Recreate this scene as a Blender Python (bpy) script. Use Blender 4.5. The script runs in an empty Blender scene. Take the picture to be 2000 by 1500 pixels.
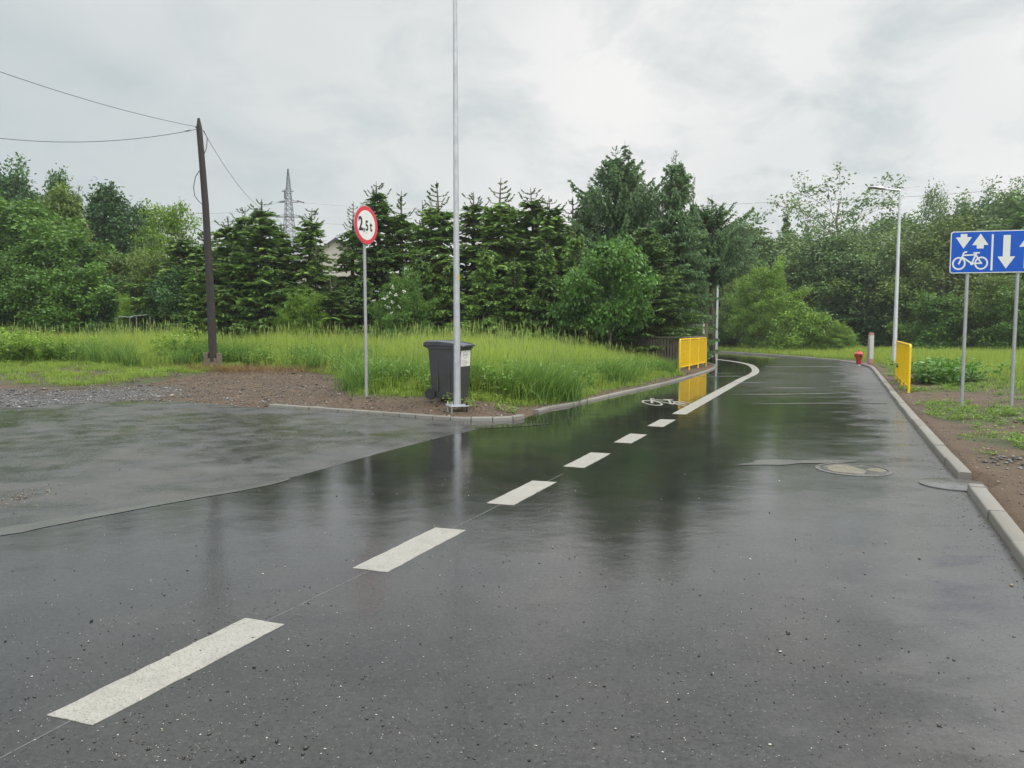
import bpy, math, random
import numpy as np
from mathutils import Vector, Matrix, geometry
R = math.radians
rng = np.random.default_rng(7)
random.seed(7)
sc = bpy.context.scene
COL = sc.collection

# ------------------------------------------------------------------ camera
EYE = 1.55
PITCH = math.atan2(110, 1500)
cam_d = bpy.data.cameras.new("camera")
cam = bpy.data.objects.new("camera", cam_d)
COL.objects.link(cam)
cam.location = (0, 0, EYE)
cam.rotation_euler = (R(90) - PITCH, 0, 0)
cam_d.sensor_width = 36
cam_d.lens = 27
cam_d.clip_start = .05
cam_d.clip_end = 3000
sc.camera = cam

# ------------------------------------------------------------------ world
SUN_EL, SUN_AZ = R(48), R(75)      # azimuth clockwise from +Y (the view direction)
w = bpy.data.worlds.new("World")
sc.world = w
w.use_nodes = True
nt = w.node_tree
nt.nodes.clear()
N = nt.nodes.new
L = nt.links.new
out = N('ShaderNodeOutputWorld')
bg_sky = N('ShaderNodeBackground'); bg_sky.inputs['Strength'].default_value = .06
sky = N('ShaderNodeTexSky'); sky.sky_type = 'NISHITA'; sky.sun_disc = False
sky.sun_elevation = SUN_EL; sky.sun_rotation = SUN_AZ
L(sky.outputs[0], bg_sky.inputs[0])
tc = N('ShaderNodeTexCoord')
sep = N('ShaderNodeSeparateXYZ'); L(tc.outputs['Generated'], sep.inputs[0])
def wmath(op, a, b=None, c=None, clamp=False):
    n = N('ShaderNodeMath'); n.operation = op; n.use_clamp = clamp
    for i, v in enumerate((a, b, c)):
        if v is None: continue
        if isinstance(v, (int, float)): n.inputs[i].default_value = v
        else: L(v, n.inputs[i])
    return n.outputs[0]
# cloud deck: direction projected on a high plane, softened at the horizon
zc = wmath('MAXIMUM', wmath('ADD', sep.outputs[2], .38), .05)
cx = wmath('DIVIDE', sep.outputs[0], zc); cy = wmath('DIVIDE', sep.outputs[1], zc)
comb = N('ShaderNodeCombineXYZ'); L(cx, comb.inputs[0]); L(cy, comb.inputs[1])
n1 = N('ShaderNodeTexNoise'); n1.inputs['Scale'].default_value = 1.1; n1.inputs['Detail'].default_value = 3; n1.inputs['Roughness'].default_value = .5
n1.inputs['Distortion'].default_value = .4
mp = N('ShaderNodeMapping'); mp.inputs['Location'].default_value = (3.1, 1.6, 0)
L(comb.outputs[0], mp.inputs[0]); L(mp.outputs[0], n1.inputs[0])
n2 = N('ShaderNodeTexNoise'); n2.inputs['Scale'].default_value = 4.2; n2.inputs['Detail'].default_value = 8; n2.inputs['Roughness'].default_value = .6
n2.inputs['Distortion'].default_value = .3
mp2 = N('ShaderNodeMapping'); mp2.inputs['Location'].default_value = (.4, 5.2, 0)
L(comb.outputs[0], mp2.inputs[0]); L(mp2.outputs[0], n2.inputs[0])
m1 = N('ShaderNodeMapRange'); m1.inputs[1].default_value = .36; m1.inputs[2].default_value = .66; L(n1.outputs[0], m1.inputs[0])
m2 = N('ShaderNodeMapRange'); m2.inputs[1].default_value = .47; m2.inputs[2].default_value = .68; L(n2.outputs[0], m2.inputs[0])
# brighter glow ahead and a little right, greyer left
side = N('ShaderNodeMapRange'); side.inputs[1].default_value = -.65; side.inputs[2].default_value = .15; L(sep.outputs[0], side.inputs[0])
bright = wmath('ADD', wmath('MULTIPLY', m1.outputs[0], .45), wmath('MULTIPLY', side.outputs[0], .62))
dark = wmath('MULTIPLY', wmath('MULTIPLY', m2.outputs[0], .58), side.outputs[0])
fac = wmath('SUBTRACT', bright, dark, clamp=True)
ramp = N('ShaderNodeMixRGB'); L(fac, ramp.inputs[0])
ramp.inputs[1].default_value = (.535, .597, .612, 1)
ramp.inputs[2].default_value = (.93, .915, .90, 1)
zen = N('ShaderNodeMapRange'); zen.inputs[1].default_value = .42; zen.inputs[2].default_value = 1.; zen.inputs[3].default_value = 1.; zen.inputs[4].default_value = 3.2
L(sep.outputs[2], zen.inputs[0])
bg_cl = N('ShaderNodeBackground'); L(ramp.outputs[0], bg_cl.inputs[0]); 
back = N('ShaderNodeMapRange'); back.inputs[1].default_value = -.1; back.inputs[2].default_value = -.7; back.inputs[3].default_value = 1.; back.inputs[4].default_value = 1.9
L(sep.outputs[1], back.inputs[0]); L(wmath('MULTIPLY', zen.outputs[0], back.outputs[0]), bg_cl.inputs[1])
mixw = N('ShaderNodeMixShader'); mixw.inputs[0].default_value = .93
L(bg_sky.outputs[0], mixw.inputs[1]); L(bg_cl.outputs[0], mixw.inputs[2]); L(mixw.outputs[0], out.inputs[0])

# ------------------------------------------------------------------ sun (overcast)
sd = bpy.data.lights.new("sun", 'SUN'); sd.energy = 1.5; sd.angle = R(18); sd.color = (1, .96, .9)
so = bpy.data.objects.new("sun", sd); COL.objects.link(so)
sv = Vector((math.sin(SUN_AZ) * math.cos(SUN_EL), math.cos(SUN_AZ) * math.cos(SUN_EL), math.sin(SUN_EL)))
so.rotation_euler = sv.to_track_quat('Z', 'Y').to_euler()
so.location = (20, 0, 40)

# ------------------------------------------------------------------ exposure
sc.view_settings.view_transform = 'Standard'; sc.view_settings.look = 'None'
sc.view_settings.exposure = 0.08; sc.view_settings.gamma = 1
sc.render.engine = 'CYCLES'
sc.cycles.use_denoising = True
sc.cycles.max_bounces = 6; sc.cycles.diffuse_bounces = 3; sc.cycles.glossy_bounces = 3
sc.cycles.transmission_bounces = 4; sc.cycles.transparent_max_bounces = 4
sc.cycles.caustics_reflective = False; sc.cycles.caustics_refractive = False

# ================================================================== helpers
CP, SP = math.cos(PITCH), math.sin(PITCH)
def ray(u, v):
    a = (u - 1000) / 1500; b = (750 - v) / 1500
    return Vector((a, CP + b * SP, -SP + b * CP))
def P(u, v, z=0.):
    r = ray(u, v); t = (z - EYE) / r.z
    return Vector((r.x * t, r.y * t, z))
def PD(u, v, d):
    r = ray(u, v); t = d / r.y
    return Vector((r.x * t, d, EYE + r.z * t))

def tag(o, label=None, cat=None, group=None, kind=None):
    if label: o['label'] = label
    if cat: o['category'] = cat
    if group: o['group'] = group
    if kind: o['kind'] = kind
    return o
def empty(name, loc=(0, 0, 0), rz=0, label=None, cat=None, group=None):
    o = bpy.data.objects.new(name, None); COL.objects.link(o)
    o.location = loc; o.rotation_euler.z = rz; o.empty_display_size = .2
    return tag(o, label, cat, group)

class MB:
    def __init__(s): s.v = []; s.f = []
    def add(s, vs, fs):
        n = len(s.v); s.v += [tuple(v) for v in vs]; s.f += [tuple(i + n for i in f) for f in fs]; return s
    def box(s, x0, x1, y0, y1, z0, z1, M=None):
        vs = [Vector((x, y, z)) for z in (z0, z1) for x, y in ((x0, y0), (x1, y0), (x1, y1), (x0, y1))]
        if M is not None: vs = [M @ v for v in vs]
        return s.add(vs, [(3, 2, 1, 0), (4, 5, 6, 7), (0, 1, 5, 4), (1, 2, 6, 5), (2, 3, 7, 6), (3, 0, 4, 7)])
    def tube(s, pts, rad, n=8, caps=True):
        pts = [Vector(p) for p in pts]
        if not hasattr(rad, '__len__'): rad = [rad] * len(pts)
        vs = []; m = len(pts); prev = None
        for i, p in enumerate(pts):
            t = (pts[min(i + 1, m - 1)] - pts[max(i - 1, 0)]).normalized()
            if prev is None:
                a = Vector((0, 0, 1)) if abs(t.z) < .9 else Vector((1, 0, 0))
                x = t.cross(a).normalized()
            else:
                x = (prev - t * prev.dot(t)).normalized()
            prev = x; y = t.cross(x)
            for k in range(n):
                q = 2 * math.pi * k / n
                vs.append(p + (x * math.cos(q) + y * math.sin(q)) * rad[i])
        fs = [(i * n + k, i * n + (k + 1) % n, (i + 1) * n + (k + 1) % n, (i + 1) * n + k) for i in range(m - 1) for k in range(n)]
        if caps: fs += [tuple(range(n))[::-1], tuple((m - 1) * n + k for k in range(n))]
        return s.add(vs, fs)
    def lathe(s, prof, n=20, M=None, axis='z'):
        vs = []
        for r, z in prof:
            for k in range(n):
                q = 2 * math.pi * k / n
                v = Vector((r * math.cos(q), r * math.sin(q), z))
                if axis == 'y': v = Vector((v.x, v.z, v.y))
                if axis == 'x': v = Vector((v.z, v.x, v.y))
                vs.append(M @ v if M is not None else v)
        m = len(prof)
        fs = [(i * n + k, i * n + (k + 1) % n, (i + 1) * n + (k + 1) % n, (i + 1) * n + k) for i in range(m - 1) for k in range(n)]
        fs += [tuple(range(n))[::-1], tuple((m - 1) * n + k for k in range(n))]
        return s.add(vs, fs)
    def prism(s, poly, z0, z1, M=None):
        """2-D outline (x,y) extruded z0..z1"""
        n = len(poly)
        a = sum(poly[i][0] * poly[(i + 1) % n][1] - poly[(i + 1) % n][0] * poly[i][1] for i in range(n))
        if a < 0: poly = poly[::-1]
        vs = [Vector((x, y, z)) for z in (z0, z1) for x, y in poly]
        if M is not None: vs = [M @ v for v in vs]
        tri = geometry.tessellate_polygon([[Vector((x, y, 0)) for x, y in poly]])
        fs = [tuple(i + n for i in t) for t in tri] + [tuple(reversed(t)) for t in tri]
        fs += [(i, (i + 1) % n, n + (i + 1) % n, n + i) for i in range(n)]
        return s.add(vs, fs)
    def build(s, name, mat, parent=None, smooth=False, bevel=0, label=None, fixn=True):
        me = bpy.data.meshes.new(name); me.from_pydata(s.v, [], s.f)
        o = bpy.data.objects.new(name, me); COL.objects.link(o)
        for m in (mat if isinstance(mat, (list, tuple)) else [mat]): me.materials.append(m)
        if fixn:
            import bmesh
            bm = bmesh.new(); bm.from_mesh(me); bmesh.ops.recalc_face_normals(bm, faces=bm.faces); bm.to_mesh(me); bm.free()
        if smooth:
            me.polygons.foreach_set('use_smooth', [True] * len(me.polygons))
            me.set_sharp_from_angle(angle=R(35))
        if bevel:
            b = o.modifiers.new('bevel', 'BEVEL'); b.width = bevel; b.segments = 2; b.limit_method = 'ANGLE'; b.angle_limit = R(40)
        if parent: o.parent = parent
        if label: o['label'] = label
        return o

def np_mesh(name, verts, facesets, mat, tint=None, smooth=False):
    me = bpy.data.meshes.new(name)
    verts = np.asarray(verts, dtype=np.float32).reshape(-1, 3)
    loops = np.concatenate([f.reshape(-1) for f in facesets]).astype(np.int32)
    sizes = np.concatenate([np.full(len(f), f.shape[1]) for f in facesets]).astype(np.int32)
    starts = np.concatenate([[0], np.cumsum(sizes)[:-1]]).astype(np.int32)
    me.vertices.add(len(verts)); me.vertices.foreach_set('co', verts.ravel())
    me.loops.add(len(loops)); me.loops.foreach_set('vertex_index', loops)
    me.polygons.add(len(sizes)); me.polygons.foreach_set('loop_start', starts)
    try: me.polygons.foreach_set('loop_total', sizes)
    except Exception: pass
    if tint is not None:
        at = me.attributes.new('tint', 'FLOAT', 'POINT'); at.data.foreach_set('value', np.asarray(tint, dtype=np.float32))
    me.update(calc_edges=True)
    if smooth: me.polygons.foreach_set('use_smooth', [True] * len(me.polygons))
    if mat: me.materials.append(mat)
    return me
def obj(name, me, parent=None):
    o = bpy.data.objects.new(name, me); COL.objects.link(o)
    if parent: o.parent = parent
    return o

# ------------------------------------------------------------------ materials
def newmat(name):
    m = bpy.data.materials.new(name); m.use_nodes = True
    nt = m.node_tree; b = nt.nodes['Principled BSDF']
    return m, nt, b
def nz(nt, scale, detail=4, rough=.55, vec=None, dist=0):
    n = nt.nodes.new('ShaderNodeTexNoise'); n.inputs['Scale'].default_value = scale; n.inputs['Detail'].default_value = detail
    n.inputs['Roughness'].default_value = rough; n.inputs['Distortion'].default_value = dist
    if vec is not None: nt.links.new(vec, n.inputs[0])
    return n.outputs[0]
def mr(nt, v, a, b, c=0., d=1., smooth=False):
    n = nt.nodes.new('ShaderNodeMapRange'); n.inputs[1].default_value = a; n.inputs[2].default_value = b
    n.inputs[3].default_value = c; n.inputs[4].default_value = d
    if smooth: n.interpolation_type = 'SMOOTHSTEP'
    nt.links.new(v, n.inputs[0]); return n.outputs[0]
def mth(nt, op, a, b=None, clamp=False):
    n = nt.nodes.new('ShaderNodeMath'); n.operation = op; n.use_clamp = clamp
    for i, v in enumerate((a, b)):
        if v is None: continue
        if isinstance(v, (int, float)): n.inputs[i].default_value = v
        else: nt.links.new(v, n.inputs[i])
    return n.outputs[0]
def mixc(nt, f, a, b, mode='MIX'):
    n = nt.nodes.new('ShaderNodeMixRGB'); n.blend_type = mode
    for i, v in enumerate((f, a, b)):
        if isinstance(v, (int, float)): n.inputs[i].default_value = v
        elif isinstance(v, tuple): n.inputs[i].default_value = (*v[:3], 1)
        else: nt.links.new(v, n.inputs[i])
    return n.outputs[0]
def bump(nt, h, strength, dist, normal=None):
    n = nt.nodes.new('ShaderNodeBump'); n.inputs['Strength'].default_value = strength; n.inputs['Distance'].default_value = dist
    nt.links.new(h, n.inputs['Height'])
    if normal is not None: nt.links.new(normal, n.inputs['Normal'])
    return n.outputs[0]
def geo_pos(nt): return nt.nodes.new('ShaderNodeNewGeometry').outputs['Position']
def objco(nt): return nt.nodes.new('ShaderNodeTexCoord').outputs['Object']
def mat(name, c1, c2=None, rough=.5, metal=0., scale=8., bmp=0., bscale=40., spec=.5, rvar=.1, stretch=None, dist=.005):
    m, nt, b = newmat(name)
    v = objco(nt)
    if stretch:
        mpn = nt.nodes.new('ShaderNodeMapping'); mpn.inputs['Scale'].default_value = stretch; nt.links.new(v, mpn.inputs[0]); v = mpn.outputs[0]
    c2 = c2 or tuple(x * .7 for x in c1)
    f = mr(nt, nz(nt, scale, 6, .6, v), .3, .7)
    nt.links.new(mixc(nt, f, c1, c2), b.inputs['Base Color'])
    nt.links.new(mr(nt, nz(nt, scale * 2.3, 3, .5, v), .3, .7, max(rough - rvar, .02), min(rough + rvar, 1)), b.inputs['Roughness'])
    b.inputs['Metallic'].default_value = metal; b.inputs['Specular IOR Level'].default_value = spec
    if bmp: nt.links.new(bump(nt, nz(nt, bscale, 5, .6, v), bmp, dist), b.inputs['Normal'])
    return m
def leafmat(name, dark, light, trans=.25, rough=.45, hue=.0):
    """foliage: tint attribute picks between two greens, object random shifts a little"""
    m, nt, b = newmat(name)
    at = nt.nodes.new('ShaderNodeAttribute'); at.attribute_name = 'tint'
    oi = nt.nodes.new('ShaderNodeObjectInfo')
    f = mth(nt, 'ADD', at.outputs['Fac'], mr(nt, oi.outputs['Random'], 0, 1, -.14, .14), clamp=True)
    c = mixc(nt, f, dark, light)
    nt.links.new(c, b.inputs['Base Color']); b.inputs['Roughness'].default_value = rough
    b.inputs['Specular IOR Level'].default_value = .35
    tr = nt.nodes.new('ShaderNodeBsdfTranslucent'); nt.links.new(mixc(nt, .5, c, light), tr.inputs[0])
    mx = nt.nodes.new('ShaderNodeMixShader'); mx.inputs[0].default_value = trans
    nt.links.new(b.outputs[0], mx.inputs[1]); nt.links.new(tr.outputs[0], mx.inputs[2])
    nt.links.new(mx.outputs[0], nt.nodes['Material Output'].inputs[0])
    return m

M = {}
M['galv'] = mat('galvanised_steel', (.56, .58, .60), (.40, .42, .44), .42, .55, 14, .15, 60, stretch=(1, 1, .5))
M['grey_paint'] = mat('grey_post', (.42, .43, .44), (.34, .35, .36), .4, .4, 9)
M['silver'] = mat('silver_column', (.68, .70, .72), (.58, .60, .62), .35, .35, 7)
M['dark_metal'] = mat('dark_bolt', (.03, .03, .03), None, .5, .3)
M['wood_pole'] = mat('tarred_wood', (.015, .012, .011), (.042, .034, .030), .75, 0, 6, .7, 18, stretch=(6, 6, .7))
M['fence_wood'] = mat('weathered_wood', (.10, .08, .065), (.24, .21, .18), .8, 0, 5, .5, 20, stretch=(5, 5, .6))
M['conc'] = mat('concrete', (.36, .34, .31), (.25, .24, .22), .75, 0, 12, .4, 60)
M['conc_dirty'] = mat('dirty_concrete', (.19, .15, .10), (.11, .085, .06), .85, 0, 9, .5, 50)
M['bin'] = mat('bin_plastic', (.040, .041, .043), (.055, .056, .058), .42, 0, 4, .12, 30)
M['bin_lid'] = mat('bin_lid_plastic', (.04, .043, .05), (.05, .053, .06), .25, 0, 5)
M['rubber'] = mat('rubber', (.025, .025, .025), None, .7)
M['paper'] = mat('sticker_paper', (.78, .77, .73), (.7, .69, .65), .4, 0, 3)
M['ink'] = mat('grey_ink', (.25, .26, .27), None, .5)
M['yellow'] = mat('yellow_paint', (.88, .58, .01), (.82, .52, .01), .32, 0, 5, .05, 20)
M['yellow_label'] = mat('yellow_label', (.85, .55, .03), None, .4)
M['red'] = mat('sign_red', (.66, .03, .06), (.6, .025, .05), .35, 0, 5)
M['sign_white'] = mat('sign_white', (.74, .75, .72), (.70, .71, .68), .35, 0, 5)
M['sign_black'] = mat('sign_black', (.015, .015, .015), None, .4)
M['sign_blue'] = mat('sign_blue', (.005, .095, .52), (.005, .085, .47), .4, 0, 5, spec=.25)
M['alu'] = mat('sign_back', (.45, .46, .47), None, .4, .6)
M['hydrant_red'] = mat('hydrant_red', (.50, .045, .03), (.36, .03, .025), .4, 0, 12)
M['white_post'] = mat('chipped_white_paint', (.62, .60, .57), (.48, .45, .42), .6, 0, 9, .3, 40)
M['post_red'] = mat('faded_red_paint', (.45, .12, .09), (.5, .3, .25), .7, 0, 20)
M['cable'] = mat('cable_black', (.07, .07, .075), None, .5)
M['pylon'] = mat('pylon_steel', (.16, .17, .18), (.12, .13, .14), .55, .4, 2)
M['render'] = mat('house_render', (.56, .53, .46), (.48, .45, .38), .85, 0, 1.2, .2, 20)
M['roof'] = mat('house_roof', (.06, .055, .055), (.1, .09, .09), .7, 0, 3, .3, 10)
M['glass'] = mat('window_glass', (.03, .035, .04), None, .08)
M['rust'] = mat('rusty_steel', (.20, .09, .05), (.28, .22, .18), .8, 0, 14, .3, 60)
M['sheet'] = mat('pale_sheet', (.62, .64, .64), (.5, .52, .52), .4, .2, 4)
M['stone'] = None

def stone_mat(name, dark, light):
    m, nt, b = newmat(name)
    at = nt.nodes.new('ShaderNodeAttribute'); at.attribute_name = 'tint'
    nt.links.new(mixc(nt, at.outputs['Fac'], dark, light), b.inputs['Base Color'])
    b.inputs['Roughness'].default_value = .4
    return m
M['grit'] = stone_mat('grit', (.018, .017, .016), (.62, .57, .50))
M['verge_stone'] = stone_mat('verge_stone', (.028, .018, .012), (.42, .34, .25))
M['grey_gravel'] = stone_mat('grey_gravel', (.035, .037, .04), (.38, .37, .36))

# ================================================================== paved area outline
def pts2(seq): return [tuple(P(u, v)[:2]) for u, v in seq]
def smooth(pts, n=6):
    """Catmull-Rom through the points"""
    out = []
    for i in range(len(pts) - 1):
        p0 = np.array(pts[max(i - 1, 0)]); p1 = np.array(pts[i]); p2 = np.array(pts[i + 1]); p3 = np.array(pts[min(i + 2, len(pts) - 1)])
        for k in range(n):
            t = k / n
            out.append(tuple(.5 * ((2 * p1) + (-p0 + p2) * t + (2 * p0 - 5 * p1 + 4 * p2 - p3) * t * t + (-p0 + 3 * p1 - 3 * p2 + p3) * t ** 3)))
    out.append(tuple(pts[-1])); return out
right_k = smooth([(-.42, -4.), (1.26, 0.), (2.3, 2.5)] + pts2([(1992, 1103), (1893, 965), (1815, 870), (1750, 788), (1713, 737), (1693, 717)]) +
                 [(14.85, 34.5), (14.8, 38), (14.2, 43), (13., 49.5), (10.8, 56), (7.5, 62.), (2, 69)], 6)
left_far = smooth([(-2.5, 62), (2.5, 56), (6, 47.5), (7.9, 40), (8.55, 35)] + pts2([(1400, 717), (1335, 741), (1200, 773), (1112, 793)]), 5)
left_nub = pts2([(1075, 799), (1052, 806)])
left_bay = smooth(pts2([(1024, 817), (1003, 821), (950, 823), (880, 822), (760, 813), (640, 804), (525, 796)]), 5)
left_k = left_far + left_nub + left_bay
gravel_edge = smooth(pts2([(525, 798), (460, 793), (390, 787), (270, 782), (150, 788), (60, 793), (0, 797)]) + [(-14, 15.2), (-22, 15.8)], 6)
gravel_edge = [(x + random.uniform(-.06, .06), y + random.uniform(-.07, .07)) for x, y in gravel_edge]
isl = smooth([(-22, 8.6), (-12, 8.2), (-7., 7.75), (-5.3, 7.3), (-4.80, 6.85), (-4.50, 6.45), (-4.62, 6.05), (-5.1, 5.6), (-6.5, 5.), (-9, 3.8), (-14, 1.)], 6)
U_poly = right_k + left_k + gravel_edge + isl + [(-14, -4.)]
U = np.array(U_poly)
# kerbed segment flags
nr, nl, ng, ni = len(right_k), len(left_k), len(gravel_edge), len(isl)
segA = U; segB = np.roll(U, -1, axis=0)
kerbed = np.zeros(len(U), bool)
kerbed[:nr - 1] = True; kerbed[nr:nr + nl - 1] = True
kerbed[nr + nl + ng:nr + nl + ng + ni - 1] = True
def seg_dist(px, py, A, B):
    d = np.full(px.shape, 1e9)
    for (ax, ay), (bx, by) in zip(A, B):
        ex, ey = bx - ax, by - ay; l2 = ex * ex + ey * ey + 1e-12
        t = np.clip(((px - ax) * ex + (py - ay) * ey) / l2, 0, 1)
        d = np.minimum(d, (px - ax - t * ex) ** 2 + (py - ay - t * ey) ** 2)
    return np.sqrt(d)
def inside(px, py, Q):
    c = np.zeros(px.shape, bool); n = len(Q)
    for i in range(n):
        x0, y0 = Q[i]; x1, y1 = Q[(i + 1) % n]
        if y0 == y1: continue
        k = ((y0 > py) != (y1 > py)) & (px < (x1 - x0) * (py - y0) / (y1 - y0) + x0)
        c ^= k
    return c
def dists(px, py):
    dk = seg_dist(px, py, segA[kerbed], segB[kerbed]); du = seg_dist(px, py, segA[~kerbed], segB[~kerbed])
    d = np.minimum(dk, du); d = np.where(inside(px, py, U_poly), -d, d)
    return d, dk, du
# cheap value noise for terrain
_g = rng.random((64, 64))
def vnoise(x, y, s):
    x = np.asarray(x) * s + 100; y = np.asarray(y) * s + 100
    xi = np.floor(x).astype(int); yi = np.floor(y).astype(int); fx = x - xi; fy = y - yi
    fx = fx * fx * (3 - 2 * fx); fy = fy * fy * (3 - 2 * fy)
    g = lambda i, j: _g[i % 64, j % 64]
    return (g(xi, yi) * (1 - fx) + g(xi + 1, yi) * fx) * (1 - fy) + (g(xi, yi + 1) * (1 - fx) + g(xi + 1, yi + 1) * fx) * fy
def ss(a, b, x):
    t = np.clip((x - a) / (b - a), 0, 1); return t * t * (3 - 2 * t)
COVER = P(1866, 945, .012)
def terrain(px, py):
    px = np.asarray(px, float); py = np.asarray(py, float)
    d, dk, du = dists(px, py)
    wk = du / (dk + du + 1e-6); wk = ss(.35, .65, wk)
    # right side of the road?
    rt = ss(.2, .8, (px * .922 - py * .387))
    base = np.where(rt > .5, .078, .05) * wk + .0 * (1 - wk)
    ramp = -.10 + (base + .10) * np.clip(d / np.where(wk > .5, .15, .35), 0, 1)
    lrise = (1 - rt) * (.16 * ss(.25, 1.6, d) * ss(-6, -2, px) * ss(30, 24, py) + .12 * ss(.3, 5, d) * (1 - ss(-6, -2, px)) + .42 * ss(2., 14., d) * ss(13, 20, py))
    rrise = rt * (.06 * ss(.3, 3, d) + .25 * ss(8, 40, d))
    n = ((vnoise(px, py, 1.3) - .5) * .05 + (vnoise(px, py, 4.1) - .5) * .03) * ss(.15, .8, d)
    z = np.where(d < 0, -.10, ramp + lrise + rrise + n)
    dc = np.hypot(px - COVER.x, py - COVER.y)
    z = np.where((dc < .42) & (d > -.3), np.minimum(z, -.04 + .14 * ss(.12, .30, d)), z)
    return z
def tz(x, y): return float(terrain(np.array([x]), np.array([y]))[0])

# ------------------------------------------------------------------ ground sheet
def axis(lo, hi, mid0, mid1, step, grow=1.12):
    a = list(np.arange(mid0, mid1, step)); s = step; x = mid0
    while x > lo: s *= grow; x -= s; a.insert(0, x)
    s = step; x = a[-1]
    while x < hi: s *= grow; x += s; a.append(x)
    return np.array(a)
gx = axis(-420, 420, -17, 17, .11); gy = axis(-200, 520, 2.5, 36, .11)
GX, GY = np.meshgrid(gx, gy)
GZ = terrain(GX.ravel(), GY.ravel())
V = np.stack([GX.ravel(), GY.ravel(), GZ], 1)
nx, ny = len(gx), len(gy)
ii = (np.arange(ny - 1)[:, None] * nx + np.arange(nx - 1)[None]).ravel()
F = np.stack([ii, ii + 1, ii + nx + 1, ii + nx], 1)

# tall grass front edge on the left (world), and zones
front = [tuple(P(u, v, .2)[:2]) for u, v in ((-300, 722), (0, 722), (150, 722), (330, 728), (400, 722), (500, 724), (590, 726), (680, 735), (715, 757), (725, 768), (830, 772), (940, 775), (1030, 776), (1080, 772), (1150, 752), (1230, 738), (1310, 722))]
field_poly = front + [(5.2, 27.5), (4.4, 30.), (4, 34.), (-34, 34)]
def in_field(x, y): return inside(x, y, field_poly)
def ground_masks(x, y):
    d, dk, du = dists(x, y)
    fld = in_field(x, y).astype(float)
    fd = seg_dist(x, y, np.array(front[:-1]), np.array(front[1:]))
    rt = ss(.2, .8, (x * .922 - y * .387))
    nzv = vnoise(x, y, .9) * .6 + vnoise(x, y, 2.7) * .4
    grass = np.where(fld > 0, 1., 0)
    farr = rt * ss(1.2, 3.2, d + (nzv - .5) * 2)
    patch = rt * ss(.42, .56, nzv) * ss(7.5, 9.5, y) * ss(.2, .5, d)
    lpatch = (1 - rt) * ss(.9, .2, fd + (nzv - .5) - 4.2 * ss(-8., -10.2, x)) * ss(.25, .5, d) * (.45 + .5 * (nzv > .5))
    beyond = ss(33, 36, y)
    grass = np.clip(np.maximum.reduce([grass, farr, patch * .9, lpatch, beyond]), 0, 1)
    gravel = (1 - rt) * ss(3.2, 1.2, du * .8 + (nzv - .5) * 1.5) * ss(-6.8, -9., x) * (1 - grass)
    return grass, gravel
gm, vm = ground_masks(GX.ravel(), GY.ravel())
mg, nt, b = newmat('earth')
pos = geo_pos(nt)
ag = nt.nodes.new('ShaderNodeAttribute'); ag.attribute_name = 'grass_mask'
av = nt.nodes.new('ShaderNodeAttribute'); av.attribute_name = 'gravel_mask'
f1 = mr(nt, nz(nt, 2.2, 6, .6, pos), .3, .7); f2 = mr(nt, nz(nt, 45, 5, .7, pos), .35, .68)
soil = mixc(nt, f1, (.048, .028, .017), (.108, .070, .041)); soil = mixc(nt, mth(nt, 'MULTIPLY', f2, .6), soil, (.15, .115, .08))
grav = mixc(nt, f2, (.035, .036, .037), (.14, .135, .13)); grav = mixc(nt, mth(nt, 'MULTIPLY', f1, .5), grav, (.11, .10, .09))
grs = mixc(nt, f1, (.038, .045, .018), (.06, .08, .024))
c = mixc(nt, av.outputs['Fac'], soil, grav); c = mixc(nt, ag.outputs['Fac'], c, grs)
nt.links.new(c, b.inputs['Base Color']); b.inputs['Roughness'].default_value = .75; b.inputs['Specular IOR Level'].default_value = .3
nt.links.new(bump(nt, nz(nt, 38, 6, .7, pos), .8, .03), b.inputs['Normal'])
me = np_mesh('ground', V, [F], mg, smooth=True)
for nm, a in (('grass_mask', gm), ('gravel_mask', vm)):
    at = me.attributes.new(nm, 'FLOAT', 'POINT'); at.data.foreach_set('value', a.astype(np.float32))
tag(obj('ground', me), kind='structure')

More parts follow.
